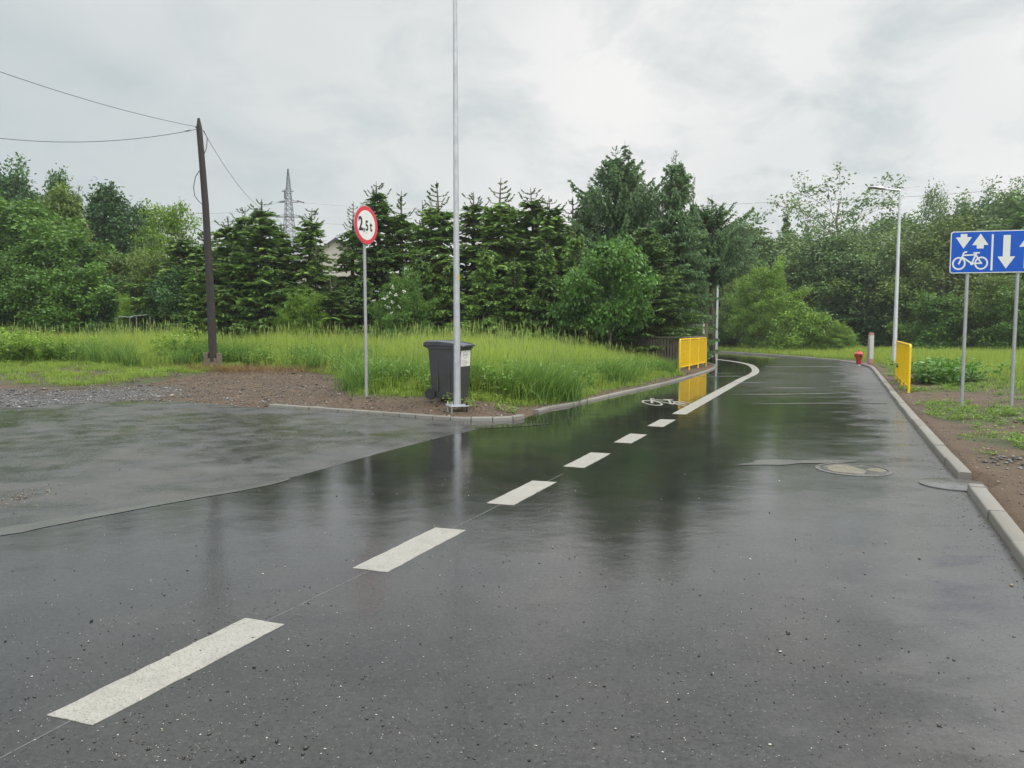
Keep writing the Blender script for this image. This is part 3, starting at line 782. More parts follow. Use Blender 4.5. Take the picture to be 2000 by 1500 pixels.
bike_mesh(mb, .075, Mb @ Matrix.Translation((X(722), Y(925), 0)) @ Matrix.Diagonal((490 * k_, 515 * k_, 1, 1)), .0042, .0052, .0001)
mb.build('bicycle_pictogram', M['sign_white'], bp)
for zz in (-.25, .25):
    mb = MB(); mb.box(.04, W_ - .05, zz - .02, zz + .02, -.035, -.0145, None); mb.v = [tuple(Mb @ Vector((v[0], v[1], v[2]))) for v in MB().box(.04, W_ - .05, zz - .02, zz + .02, -.035, -.0145).v]
    mb.build('rail', M['galv'], bs)

# ================================================================== wheelie bin
bp_ = PD(876, 779, 14.35); bnz = bp_.z
binn = empty('wheelie_bin', (bp_.x + .02, bp_.y, bnz), R(-22), 'dark grey two-wheeled bin with a white paper sticker, behind the street lamp', 'wheelie bin')
HB = PD(876, 668, 14.35).z - bnz
def rr4(x0, x1, y0, y1, z, r=.04, n=4): return [(x, y, z) for x, y in rrect(x0, x1, y0, y1, r, n)]
secs = [(-.24, .29, -.215, .215, .03), (-.26, .30, -.225, .225, .10), (-.315, .345, -.265, .265, HB - .16), (-.32, .35, -.27, .27, HB - .12), (-.34, .37, -.285, .285, HB - .115), (-.34, .37, -.285, .285, HB - .075)]
mb = MB(); n = None
for i, (a, b_, c_, d_, z_) in enumerate(secs):
    ring_ = rr4(a, b_, c_, d_, z_); n = len(ring_); mb.v += ring_
for i in range(len(secs) - 1):
    for k in range(n): mb.f.append((i * n + k, i * n + (k + 1) % n, (i + 1) * n + (k + 1) % n, (i + 1) * n + k))
mb.f += [tuple(range(n))[::-1], tuple((len(secs) - 1) * n + k for k in range(n))]
bod = mb.build('body', M['bin'], binn, smooth=True)
# lid: high over the wheels, dropping to the front
mb = MB(); ls = []
for (x, zc_, th_, wy) in ((-.42, -.03, .03, .24), (-.40, .005, .07, .275), (-.33, .03, .10, .30), (-.1, .035, .10, .30), (.15, .012, .085, .30), (.34, -.02, .065, .30), (.39, -.04, .045, .29), (.425, -.055, .02, .25)):
    z1_ = HB + zc_; z0_ = z1_ - th_
    ls.append([(x, -wy, z0_), (x, -wy, z1_ - .02), (x, -wy * .85, z1_), (x, 0, z1_ + .006), (x, wy * .85, z1_), (x, wy, z1_ - .02), (x, wy, z0_)])
for s in ls: mb.v += s
for i in range(len(ls) - 1):
    for k in range(7): mb.f.append((i * 7 + k, i * 7 + (k + 1) % 7, (i + 1) * 7 + (k + 1) % 7, (i + 1) * 7 + k))
mb.f += [tuple(range(7)), tuple((len(ls) - 1) * 7 + k for k in range(7))]
mb.build('lid', M['bin_lid'], binn, smooth=True, bevel=.006)
mb = MB(); mb.tube([(-.34, -.2, HB - .10), (-.43, -.2, HB - .07), (-.43, .2, HB - .07), (-.34, .2, HB - .10)], .014, 10); mb.build('handle', M['bin_lid'], binn, smooth=True)
for sy in (-1, 1):
    we = empty('wheel', (-.265, sy * .27, .105)); we.parent = binn
    mb = MB(); mb.lathe([(.070, -.022), (.098, -.025), (.105, -.015), (.105, .015), (.098, .025), (.070, .022)], 28, None, 'y'); mb.build('tyre', M['rubber'], we, smooth=True)
    mb = MB(); mb.lathe([(.072, -.014), (.072, .014)], 28, None, 'y')
    for k in range(6):
        Mr_ = Matrix.Rotation(R(60 * k), 4, 'Y'); mb.box(.015, .068, -.021, .021, -.008, .008, Mr_)
    mb.lathe([(.02, -.026), (.02, .026)], 16, None, 'y'); mb.build('rim', M['bin'], we)
mb = MB(); mb.tube([(-.265, -.27, .105), (-.265, .27, .105)], .012, 8); mb.build('axle', M['dark_metal'], binn)
# sticker on the front face (+x), follows its slope
sl = (.345 - .30) / (HB - .26)
Ms = Matrix.Translation((.30 + sl * (.64 - .10) + .004, -.01, .64)) @ Matrix.Rotation(math.atan(sl), 4, 'Y') @ Matrix.Rotation(R(90), 4, 'Z') @ Matrix.Rotation(R(90), 4, 'X')
mb = MB(); mb.prism(rrect(-.2, .2, -.02, .27, .01), 0, .0015, Ms); stk = mb.build('sticker', M['paper'], binn)
mb = MB()
n = 30
for k in range(n):
    if k in (3, 4, 5, 18, 19): continue
    q0, q1 = 2 * math.pi * k / n, 2 * math.pi * (k + 1) / n
    mb.prism([(r_ * math.cos(q) - .02, r_ * .62 * math.sin(q) + .19) for r_, q in ((.105, q0), (.105, q1), (.092, q1), (.092, q0))], .0015, .0025, Ms)
mb.box(-.085, .045, .18, .198, .0015, .0025, Ms)
for k, (a, b_) in enumerate(((-.13, .02), (-.15, .12), (-.15, .13), (-.15, .10), (-.15, .05))):
    mb.box(a, b_, .085 - k * .022, .091 - k * .022, .0015, .0025, Ms)
mb.build('sticker_print', M['ink'], stk)
# ribs on the side of the body
for x in (-.12, .12): mb = MB(); mb.box(x - .012, x + .012, -.262, -.2, .16, HB - .2); mb.build('rib', M['bin'], binn, bevel=.004)

# ================================================================== telegraph pole
tb = PD(417, 719, 23.4); tgz = tz(tb.x, tb.y)
ttop = PD(388, 231, 23.4); tmid = PD(407, 500, 23.4); tq = PD(395, 320, 23.4); t1 = PD(416, 690, 23.4)
tp = empty('utility_pole', (tb.x, tb.y, tgz), 0, 'old leaning dark wooden utility pole on a concrete stub in the grass', 'utility pole')
rel = lambda v: Vector((v.x - tb.x, v.y - tb.y, v.z - tgz))
mb = MB()
path = [rel(t1) + Vector((0, 0, -.25)), rel(t1), rel(PD(412, 600, 23.4)), rel(tmid), rel(PD(400, 400, 23.4)) + Vector((.02, 0, 0)), rel(tq), rel(PD(389, 250, 23.4)), rel(ttop)]
mb.tube(path, [.125, .122, .115, .105, .098, .09, .085, .035], 16)
mb.build('wooden_shaft', M['wood_pole'], tp, smooth=True)
mb = MB(); h_ = rel(t1).z
mb.box(-.26, -.13, -.09, .09, -.3, h_ + .02); mb.box(.13, .24, -.09, .09, -.3, h_ + .0); mb.box(-.13, .13, -.11, -.02, -.3, h_ - .15); mb.build('concrete_stub', M['conc_dirty'], tp, bevel=.012)
mb = MB(); mb.tube([rel(PD(398, 255, 23.3)), rel(PD(405, 270, 23.3)), rel(PD(403, 290, 23.3)), rel(PD(397, 305, 23.3))], .012, 6); mb.build('cable_loop', M['cable'], tp)
mb = MB(); mb.tube([rel(PD(x, y, 23.25)) for x, y in ((390, 333), (382, 345), (378, 365), (380, 382), (388, 393), (395, 399))], .012, 6); mb.build('cable_loop', M['cable'], tp)
for (u0, v0) in ((388, 249), (404, 470)):
    c0 = rel(PD(u0, v0, 23.4)); mb = MB(); mb.lathe([(.092 + (v0 - 249) * .00009, -.015), (.092 + (v0 - 249) * .00009, .015)], 16, Matrix.Translation(c0)); mb.build('metal_band', M['wood_pole'], tp)
def wire(name, pts, r_, label, n=24, sag=None, cat='cable', grp=None, parent=None):
    """quadratic sag between consecutive points"""
    path = []
    for i in range(len(pts) - 1):
        a, b_ = pts[i], pts[i + 1]; s_ = sag[i] if sag else 0
        for k in range(n): t = k / n; p = a.lerp(b_, t); p.z -= 4 * s_ * t * (1 - t); path.append(p)
    path.append(pts[-1]); mb = MB(); mb.tube(path, r_, 5); o = mb.build(name, M['cable'], parent)
    return tag(o, label, cat, grp)
wire('overhead_cable', [PD(387, 248, 23.3), PD(0, 140, 17.), PD(-700, 40, 9)], .007, 'upper thin cable rising to the left from the leaning wooden pole', sag=[.10, .1])
wire('overhead_cable', [PD(386, 252, 23.3), PD(0, 270, 22.), PD(-900, 230, 20)], .009, 'lower nearly level cable running left from the leaning wooden pole', sag=[.22, .1])
mb = MB(); c0, c1 = PD(362, 255, 23.2), PD(371, 254, 23.2); mb.tube([c0, c1], .035, 8); mb.build('cable_clamp', M['galv'], None)
tag(bpy.data.objects['cable_clamp'], 'small grey clamp on the lower level cable beside the pole top', 'clamp')
wire('overhead_cable', [PD(396, 254, 23.4), PD(535, 420, 38.), PD(640, 510, 58)], .007, 'cable dropping right from the wooden pole behind the spruces', sag=[.5, .3])

# ================================================================== pylon and its lines
pz = 150.; pc = PD(569, 640, pz)
py = empty('pylon', (pc.x, pc.y, 0), 0, 'distant grey lattice power pylon rising behind the spruces', 'pylon')
zt = lambda v: PD(569, v, pz).z
prof = [(zt(760), 3.6), (zt(600), 2.5), (zt(500), 1.75), (zt(440), 1.25), (zt(395), .80), (zt(370), .55), (zt(350), .36), (zt(330), .12)]
prof[0] = (0, 3.9); prof = [(z, w_ * .66) for z, w_ in prof]
mb = MB()
def wid_at(z): return np.interp(z, [p[0] for p in prof], [p[1] for p in prof])
for sx, sy in ((-1, -1), (1, -1), (1, 1), (-1, 1)):
    mb.tube([(sx * w_, sy * w_, z) for z, w_ in prof], .05, 4)
z = 0.; lev = [0]
while z < zt(334): z += max(1.0, wid_at(z) * 1.25); lev.append(min(z, zt(330)))
for a, b_ in zip(lev[:-1], lev[1:]):
    wa, wb = wid_at(a), wid_at(b_)
    cs = ((-1, -1), (1, -1), (1, 1), (-1, 1))
    for i in range(4):
        (x0, y0), (x1, y1) = cs[i], cs[(i + 1) % 4]
        mb.tube([(x0 * wa, y0 * wa, a), (x1 * wb, y1 * wb, b_)], .032, 4); mb.tube([(x1 * wa, y1 * wa, a), (x0 * wb, y0 * wb, b_)], .032, 4)
        mb.tube([(x0 * wb, y0 * wb, b_), (x1 * wb, y1 * wb, b_)], .045, 4)
mb.build('lattice_tower', M['pylon'], py)
def arm_(v, xa, xb):
    z = zt(v); w_ = wid_at(z)
    for s, x in ((-1, xa), (1, xb)):
        mb = MB()
        for sy in (-1, 1):
            mb.tube([(s * w_, sy * w_, z), (x, 0, z)], .045, 4); mb.tube([(s * w_, sy * w_, z + .5), (x, 0, z)], .03, 4)
        mb.build('cross_arm', M['pylon'], py)
arm_(395, -2.1, 2.0); arm_(424, -2.6, 3.0); arm_(374, -1.3, 1.)
def ins(u0, v0, u1, v1):
    a, b_ = PD(u0, v0, pz - 1), PD(u1, v1, pz - 1); off = Vector((pc.x, pc.y, 0)); mb = MB()
    mb.tube([a - off, b_ - off], .13, 6); mb.build('insulator', M['cable'], py)
ins(547, 395, 557, 393); ins(580, 392, 594, 396); ins(534, 422, 546, 421); ins(556, 423, 575, 424); ins(556, 372, 556, 388); ins(590, 428, 604, 432)
wire('power_line', [PD(547, 395, pz), PD(340, 410, 210), PD(100, 420, 300)], .022, 'thin far power line running left from the pylon, topmost', sag=[1.5, 2], cat='power line')
wire('power_line', [PD(534, 422, pz), PD(380, 428, 210), PD(120, 432, 300)], .022, 'thin far power line running left from the pylon, lower one', sag=[1., 1], cat='power line')
wire('power_line', [PD(594, 396, pz), PD(1030, 409, 110), PD(1500, 395, 85), PD(2100, 358, 66)], .014, 'upper power line running from the pylon right across the sky', sag=[.5, .3, .3], cat='power line')
wire('power_line', [PD(604, 432, pz), PD(800, 440, 125), PD(1060, 446, 108)], .014, 'lower power line running right from the pylon behind the spruce tips', sag=[.4, .3], cat='power line')

# ================================================================== house behind the spruces
hc = PD(655, 464, 62.)
ho = empty('house', (hc.x, hc.y, .45), R(18), 'beige rendered gable house with dark roof half hidden by the spruces', 'house')
zr = hc.z - .45; wv = 3.9; hh = zr - 2.9; ln = 9.
mb = MB(); mb.prism([(-wv, 0), (wv, 0), (wv, hh), (0, zr - .12), (-wv, hh)], -ln, 0, Matrix.Rotation(R(90), 4, 'X')); mb.build('wall', M['render'], ho)
mb = MB(); e_ = .45
for s in (-1, 1):
    sl_ = (zr - .1 - hh) / wv
    mb.prism([(0, zr), (s * (wv + e_), hh - sl_ * e_ + .0), (s * (wv + e_), hh - sl_ * e_ - .16), (0, zr - .18)], -ln - .4, .35, Matrix.Rotation(R(90), 4, 'X'))
mb.build('roof', M['roof'], ho)
for x in (-1.6, 1.2):
    wf = MB(); wf.box(x, x + 1.1, -.03, .02, 3.0, 4.3, None); fo = wf.build('window', M['sign_white'], ho)
    wg = MB(); wg.box(x + .08, x + 1.02, -.045, -.031, 3.08, 4.22); wg.build('pane', M['glass'], fo)

# ================================================================== yellow railings
def railing(name, A, B, panels, label):
    A = Vector((A[0], A[1], 0)); B = Vector((B[0], B[1], 0)); d = (B - A); Ltot = d.length; u = d.normalized()
    az = tz(A.x, A.y); e = empty(name, (A.x, A.y, az), math.atan2(u.y, u.x), label, 'railing')
    H = 1.08; pw = Ltot / panels
    for i in range(panels):
        x0 = i * pw; x1 = x0 + pw - .05
        z0_ = tz(*(A + u * x0)[:2]) - az; z1_ = tz(*(A + u * x1)[:2]) - az
        mb = MB(); r_ = .07; q = []
        q.append((x0, 0, -.25 + z0_)); q.append((x0, 0, H - r_))
        for k in range(1, 5): a = R(90 * k / 4); q.append((x0 + r_ - r_ * math.cos(a), 0, H - r_ + r_ * math.sin(a)))
        for k in range(0, 5): a = R(90 * k / 4); q.append((x1 - r_ + r_ * math.sin(a), 0, H - r_ + r_ * math.cos(a)))
        q.append((x1, 0, -.25 + z1_))
        mb.tube(q, .027, 10); mb.build('frame', M['yellow'], e, smooth=True)
        
        for zr_, rr_ in ((.14, .018), (H - .09, .012)): mb = MB(); mb.tube([(x0, 0, zr_), (x1, 0, zr_)], rr_, 8); mb.build('rail', M['yellow'], e, smooth=True)
        nb = max(8, int(pw / .095))
        for k in range(1, nb):
            x = x0 + (x1 - x0) * k / nb; mb = MB(); mb.tube([(x, 0, .145), (x, 0, H - .02)], .0105, 6); mb.build('baluster', M['yellow'], e)
    return e
a_ = PD(1327, 727, 25.8); b2 = PD(1379, 716, 29.9)
railing('pedestrian_railing', a_, b2, 3, 'yellow railing on the left kerb in front of the dark wooden fence')
a_ = PD(1775, 760, 17.3); b2 = PD(1750, 738, 21.8)
railing('pedestrian_railing', a_, b2, 4, 'yellow railing seen nearly end-on on the grass verge right of the road')

# ================================================================== wooden fence and gate frame
fa, fb, fc = Vector((4.15, 30.2, 0)), Vector((6.25, 28.2, 0)), Vector((7.75, 31.2, 0))
fe = empty('wooden_fence', (fa.x, fa.y, tz(fa.x, fa.y)), 0, 'dark weathered wooden slat fence under the spruces beside the yellow railing', 'fence')
fz = fe.location.z
for (a, b_) in ((fa, fb), (fb, fc)):
    d = b_ - a; l_ = d.length; Mx = Matrix.Translation((a.x - fa.x, a.y - fa.y, 0)) @ Matrix.Rotation(math.atan2(d.y, d.x), 4, 'Z')
    for zz in (.25, .82): mb = MB(); mb.box(0, l_, .02, .06, zz, zz + .08, Mx); mb.build('rail', M['fence_wood'], fe)
    mb = MB(); mb.box(-.03, l_ + .03, -.05, .07, 1.12, 1.17, Mx); mb.build('top_rail', M['fence_wood'], fe)
    k = 0; x = .04
    while x < l_ - .1:
        mb = MB(); wz = .075; mb.box(x, x + wz, -.01, .018, .02 + random.uniform(-.04, .04), 1.10 + random.uniform(-.03, .015), Mx); mb.build('slat', M['fence_wood'], fe)
        x += random.uniform(.11, .135)
    for x in (0, l_ * .5, l_): mb = MB(); mb.box(x - .05, x + .05, .062, .16, -.4, 1.14, Mx); mb.build('post', M['fence_wood'], fe)
gf = PD(1373, 700, 31.2); gz = tz(gf.x, gf.y)
ge = empty('gate_frame', (gf.x, gf.y, gz), 0, 'pale wooden gate frame with a rusty post behind the left yellow railing', 'gate frame')
hgt = PD(1373, 633, 31.2).z - gz
mb = MB(); mb.box(-.04, .04, -.04, .04, -.3, hgt); mb.build('post', M['white_post'], ge)
mb = MB(); mb.box(-.62, -.041, -.03, .03, hgt - .06, hgt); mb.build('lintel', M['fence_wood'], ge)
mb = MB(); mb.tube([(.13, .0, -.3), (.13, 0, hgt + .03)], .035, 8); mb.build('post', M['rust'], ge, label='rusty round post')
mb = MB(); mb.box(-.70, -.621, -.04, .04, -.3, hgt - .02); mb.build('post', M['fence_wood'], ge)

# ================================================================== hydrant and white post
hp = PD(1677, 713, 31.2); hz_ = tz(hp.x, hp.y)
hy = empty('fire_hydrant', (hp.x, hp.y, hz_ + .02), 0, 'small red fire hydrant on the far verge beside the road bend', 'fire hydrant')
s_ = (PD(1677, 685, 31.2).z - hz_) / .62
def sc_(pr): return [(r_ * s_, z_ * s_) for r_, z_ in pr]
mb = MB(); mb.lathe(sc_([(.055, -.1), (.055, .11), (.07, .11), (.07, .13)]), 16); mb.build('base', M['sign_white'], hy, smooth=True)
mb = MB(); mb.lathe(sc_([(.075, .125), (.085, .15), (.085, .30), (.11, .34), (.125, .40), (.125, .46), (.10, .475)]), 20); mb.build('body', M['hydrant_red'], hy, smooth=True)
mb = MB(); mb.lathe(sc_([(.165, .47), (.165, .50), (.13, .525), (.09, .56), (.04, .58), (.035, .62)]), 20); mb.build('cap', M['hydrant_red'], hy, smooth=True)
for q in (-90, 160, 20):
    Mx = Matrix.Rotation(R(q), 4, 'Z'); mb = MB()
    mb.lathe([(.04 * s_, .10 * s_), (.04 * s_, .155 * s_)], 12, Mx @ Matrix.Translation((0, 0, .41 * s_)), 'x'); mb.build('outlet', M['dark_metal'] if q == -90 else M['hydrant_red'], hy)
wp = PD(1700, 711, 31.6); wz = tz(wp.x, wp.y); hw_ = PD(1700, 650, 31.6).z - wz
we_ = empty('marker_post', (wp.x, wp.y, wz), R(8), 'white concrete marker post with faded red ends next to the hydrant', 'post')
mb = MB(); mb.box(-.085, .085, -.07, .07, .19, hw_ - .10); mb.build('shaft', M['white_post'], we_, bevel=.012)
mb = MB(); mb.box(-.083, .083, -.068, .068, hw_ - .101, hw_ + .0); mb.build('red_top', M['post_red'], we_, bevel=.012)
mb = MB(); mb.box(-.084, .084, -.069, .069, -.3, .1895); mb.build('red_foot', M['post_red'], we_, bevel=.006)
mb = MB(); mb.box(-.12, -.0852, -.05, .05, .05, hw_ - .25); mb.build('side_strip', M['conc'], we_)

# pale sheets at the back of the field
for (u0, v0, w_, tl, lb) in ((246, 619, .55, 4, 'small white sheet on low stakes at the back of the field, left one'), (284, 616, .6, -6, 'small white sheet on low stakes at the back of the field, right one')):
    p0 = PD(u0, v0, 31); gz0 = tz(p0.x, p0.y)
    e = empty('sheet_shelter', (p0.x, p0.y, gz0), R(10), lb, 'shelter'); hh_ = p0.z - gz0
    mb = MB()
    for k in range(8):
        x0_ = -w_ / 2 + w_ * k / 8; mb.box(x0_, x0_ + w_ / 8 - .002, -.35, .35, hh_ - .012 + (k % 2) * .012, hh_ + (k % 2) * .012, Matrix.Rotation(R(tl), 4, 'Y'))
    mb.build('sheet', M['sheet'], e)
    for sx, sy in ((-1, -1), (1, -1), (1, 1), (-1, 1)):
        mb = MB(); mb.box(sx * w_ * .42 - .02, sx * w_ * .42 + .02, sy * .3 - .02, sy * .3 + .02, -.1, hh_ - .04); mb.build('stake', M['fence_wood'], e)

# ================================================================== foliage builders
def quads_mesh(name, C, D, S, Ln, Wd, tint, m, tip=.35, cup=0):
    """leaf quads: C centres, D long axis, S side axis"""
    n = len(C); D = D / np.linalg.norm(D, axis=1)[:, None]
    S = S - D * (S * D).sum(1)[:, None]; S /= np.linalg.norm(S, axis=1)[:, None] + 1e-9
    Ln = Ln * 1.0; hl = (Ln / 2)[:, None]; hw = (Wd / 2)[:, None]
    V = np.stack([C - D * hl - S * hw * .35, C - D * hl * .0 + S * hw * -1, C + D * hl - S * hw * tip * .3, C + D * hl + S * hw * tip * .3, C + S * hw, C - D * hl + S * hw * .35], 1)
    F = np.arange(n * 6).reshape(n, 6)
    return np_mesh(name, V.reshape(-1, 3), [F], m, np.repeat(tint, 6))
def unit(n): v = rng.normal(size=(n, 3)); return v / np.linalg.norm(v, axis=1)[:, None]

def deciduous(seed, H=8., Rc=2.6, base=.5, nclump=34, leaves=15000, leaf=.15, trunk_r=.13, shape='round', sparse=0., droop=0., flat=.72):
    """returns (trunk mesh, crown mesh), built with base at 0"""
    global rng
    rng = np.random.default_rng(seed); rd = random.Random(seed)
    # crown envelope
    cl = []; mb = MB()
    tp = [Vector((0, 0, -.2))]; ncut = 7; fork = max(base, .08 * H)
    for k in range(1, ncut + 1):
        tp.append(Vector((rd.uniform(-.12, .12) * k * .35, rd.uniform(-.12, .12) * k * .35, H * .9 * k / ncut)))
    mb.tube(tp, [trunk_r * (1.25 - 1.1 * k / ncut) for k in range(ncut + 1)], 8)
    for i in range(nclump):
        t = (i + rd.random()) / nclump; z = base + (H - base) * (t ** .85)
        tt = (z - base) / (H - base)
        if shape == 'round': rr_ = math.sqrt(max(0, 1 - (2 * tt - .85) ** 2 * .75)) if tt > .1 else .75
        elif shape == 'cone': rr_ = (1 - tt) ** .65 + .08
        elif shape == 'dome': rr_ = math.sqrt(max(0.02, 1 - tt ** 2.2))
        elif shape == 'vase': rr_ = .35 + .75 * math.sin(min(1, tt * 1.1) * math.pi * .62)
        q = i * 2.39996 + rd.uniform(-.5, .5); r_ = Rc * rr_ * (rd.uniform(.35, .9) ** .7)
        c = Vector((r_ * math.cos(q), r_ * math.sin(q), min(z, H - .25)))
        cs = Rc * rd.uniform(.22, .42) * (1 - .35 * tt)
        cl.append((c, cs, rd.uniform(-.18, .18)))
        # limb
        zb = max(fork * .6, min(c.z - r_ * .5, H * .8)); kx = zb / (H * .9) * ncut; k0 = int(min(kx, ncut - 1)); p0 = tp[k0].lerp(tp[k0 + 1], min(1, kx - k0))
        mid = p0.lerp(c, .5) + Vector((rd.uniform(-.15, .15), rd.uniform(-.15, .15), rd.uniform(0, .3)))
        tr_ = trunk_r * .38 * (1.15 - tt)
        mb.tube([p0, mid, c], [tr_, tr_ * .6, tr_ * .2], 5)
        for _ in range(3):
            e_ = c + Vector((rd.gauss(0, 1), rd.gauss(0, 1), rd.uniform(-.2, 1))) * cs * .9
            mb.tube([mid.lerp(c, .5), c.lerp(e_, .5), e_], [tr_ * .35, tr_ * .2, .006], 4)
    for c, cs, tv in list(cl):
        if rd.random() < .45:
            v = Vector((c.x, c.y, (c.z - H * .35) * .9)); v.normalize(); L_ = cs * rd.uniform(1.0, 1.7)
            for f_ in (.75, 1.05, 1.3): cl.append((c + v * L_ * f_, cs * .36 / f_, tv + .1))
            mb.tube([c, c + v * L_ * 1.3], [.012, .004], 4)
    per = leaves // nclump; Cs, Ts, Ds = [], [], []
    for c, cs, tv in cl:
        nn = int(per * (cs / (Rc * .32)) ** 2 * (1 if sparse == 0 else rd.uniform(1 - sparse, 1)))
        # leaves grouped in small sprays inside each clump
        ns = max(6, nn // 14); sp = unit(ns) * (cs * rng.uniform(.45, 1.12, (ns, 1))) * np.array((1, 1, flat))
        sp[:, 2] -= droop * cs * rng.random(ns)
        k = rng.integers(0, ns, nn); p = sp[k] + rng.normal(size=(nn, 3)) * leaf * np.array((1.25, 1.25, .7 + droop * 2))
        st = rng.uniform(-.22, .22, ns)
        Cs.append(p + np.array(c)); Ts.append(.42 + tv + st[k] + rng.uniform(-.15, .15, nn)); 
        dd = p / (np.linalg.norm(p, axis=1)[:, None] + 1e-6) + unit(nn) * .9; dd[:, 2] -= .25 + droop; Ds.append(dd)
    C = np.concatenate(Cs); D = np.concatenate(Ds); n = len(C)
    C[:, 2] = np.maximum(C[:, 2], .08)
    Sx = unit(n); Sx[:, 2] *= .35
    crown = quads_mesh('crown', C, D, Sx, leaf * rng.uniform(.7, 1.3, n), leaf * .62 * rng.uniform(.7, 1.3, n), np.clip(np.concatenate(Ts), 0, 1), None)
    tm = bpy.data.meshes.new('trunk'); tm.from_pydata(mb.v, [], mb.f); tm.polygons.foreach_set('use_smooth', [True] * len(tm.polygons))
    return tm, crown

def conifer(seed, H=6.5, Rb=1.5, kind='spruce', leader=1.0, dens=1.0, tops=1, zb=.25):
    global rng
    rng = np.random.default_rng(seed); rd = random.Random(seed)
    mb = MB(); lean = (rd.uniform(-.04, .04), rd.uniform(-.04, .04))
    ax = lambda z: Vector((lean[0] * z, lean[1] * z, z))
    mb.tube([ax(-.2), ax(H * .3), ax(H * .7), ax(H)], [.018 * H, .013 * H, .006 * H, .006], 8)
    Cs, Ds, Ts, Ln, Wd = [], [], [], [], []
    branches = []
    z = zb
    while z < H - leader * .9:
        t = max(0, (z - (zb if zb > 2 else 0)) / (H - leader * .6 - (zb if zb > 2 else 0)))
        Lb = Rb * ((1 - t) ** .85 if H < 9 else min(1, ((1 - t) / .5) ** .85)) * rd.uniform(.8, 1.1) + .10
        for k in range(rd.randint(5, 7) if kind == 'spruce' else rd.randint(4, 6)):
            branches.append((ax(z + rd.uniform(-.1, .1)), rd.uniform(0, 6.28), Lb * rd.uniform(.55, 1.3), t))
        z += rd.uniform(.17, .26) * (.62 if H > 9 else 1)
    for k in range(tops - 1):   # secondary leaders
        zz = H * rd.uniform(.55, .8); q = rd.uniform(0, 6.28); r_ = Rb * rd.uniform(.2, .6) * (1 - zz / H) * 2
        b0 = ax(zz); b1 = b0 + Vector((r_ * math.cos(q), r_ * math.sin(q), .5)); hgt2 = H * rd.uniform(.1, .2); b2_ = b1 + Vector((.1 * math.cos(q), .1 * math.sin(q), hgt2))
        mb.tube([b0, b1, b2_], [.03, .022, .006], 5)
        for j in range(9):
            branches.append((b1.lerp(b2_, j / 10), rd.uniform(0, 6.28), .38 * (1 - j / 11) + .06, .95))
    for (p0, q, Lb, t) in branches:
        d = Vector((math.cos(q), math.sin(q), 0)); nseg = 6; pth = []
        if kind == 'spruce': up0, up1 = (.15, -.22) if t < .75 else (.55, .25)
        else: up0, up1 = (.35, .15) if t < .6 else (.6, .5)
        for s in range(nseg + 1):
            a = s / nseg; pth.append(p0 + d * Lb * a + Vector((0, 0, Lb * (up0 * a + (up1 - up0) * a * a * .8 + (.16 * a ** 4)))))
        mb.tube(pth, [max(.004, .011 * (1 - .85 * s / nseg) * (.5 + Lb / 2)) for s in range(nseg + 1)], 4, caps=False)
        # twigs
        nt_ = max(4, int(Lb / .085 * dens)); side_v = Vector((-d.y, d.x, 0))
        for j in range(nt_):
            a = (j + rd.random()) / nt_
            if a < .12 and Lb > .6: continue
            f = a * nseg; i0 = min(int(f), nseg - 1); b = pth[i0].lerp(pth[i0 + 1], f - i0)
            for s in (-1, 1):
                tl = (.12 + .38 * Lb / (Lb + .8) * (1.05 - a) * 1.5) * rd.uniform(.6, 1.15)
                if kind == 'spruce': td = d * rd.uniform(.5, .9) + side_v * s * rd.uniform(.5, 1.) + Vector((0, 0, rd.uniform(-.5, .0)))
                else: td = d * rd.uniform(.3, .9) + side_v * s * rd.uniform(.2, .9) + Vector((0, 0, rd.uniform(-1.5, -.2) if t < .7 else rd.uniform(-.2, .6)))
                td.normalize(); nn = max(3, int(tl / .045)); al = (np.arange(nn) + .5) / nn
                pts = np.array(b)[None] + np.array(td)[None] * (tl * al)[:, None]; pts[:, 2] -= tl * .25 * al ** 2
                pts += rng.normal(size=(nn, 3)) * .012
                Cs.append(pts); D = np.array(td)[None] * 1. + rng.normal(size=(nn, 3)) * .45; Ds.append(D)
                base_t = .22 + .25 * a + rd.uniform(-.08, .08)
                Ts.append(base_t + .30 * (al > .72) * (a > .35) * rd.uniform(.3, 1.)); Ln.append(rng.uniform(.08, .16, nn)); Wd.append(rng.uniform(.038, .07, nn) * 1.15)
    # bare leader shoots
    zl = H - leader
    for j in range(int(leader / .16)):
        zz = zl + j * .16 + rd.uniform(0, .08); l_ = (.30 * (1 - j * .16 / leader) + .08) * rd.uniform(.7, 1.1) * (1.1 if kind == 'spruce' else 1.4)
        for k in range(rd.randint(2, 4)):
            q = rd.uniform(0, 6.28); d = Vector((math.cos(q), math.sin(q), 0)); b0 = ax(zz); b1 = b0 + d * l_ * .6 + Vector((0, 0, l_ * .2)); b2_ = b0 + d * l_ * .85 + Vector((0, 0, l_ * .75))
            mb.tube([b0, b1, b2_], [.009, .007, .004], 4, caps=False)
            nn = max(6, int(l_ / .018)); al = rng.random(nn); pts = np.where(al[:, None] < .5, np.array(b0) + (np.array(b1) - np.array(b0)) * (al[:, None] * 2), np.array(b1) + (np.array(b2_) - np.array(b1)) * ((al[:, None] - .5) * 2))
            Cs.append(pts); Ds.append(np.array((b2_ - b0).normalized())[None] + rng.normal(size=(nn, 3)) * .5); Ts.append(np.full(nn, .25)); Ln.append(rng.uniform(.05, .09, nn)); Wd.append(rng.uniform(.018, .03, nn))
    C = np.concatenate(Cs); D = np.concatenate(Ds); n = len(C); Sx = unit(n); Sx[:, 2] *= .5
    C[:, 2] = np.maximum(C[:, 2], .06)
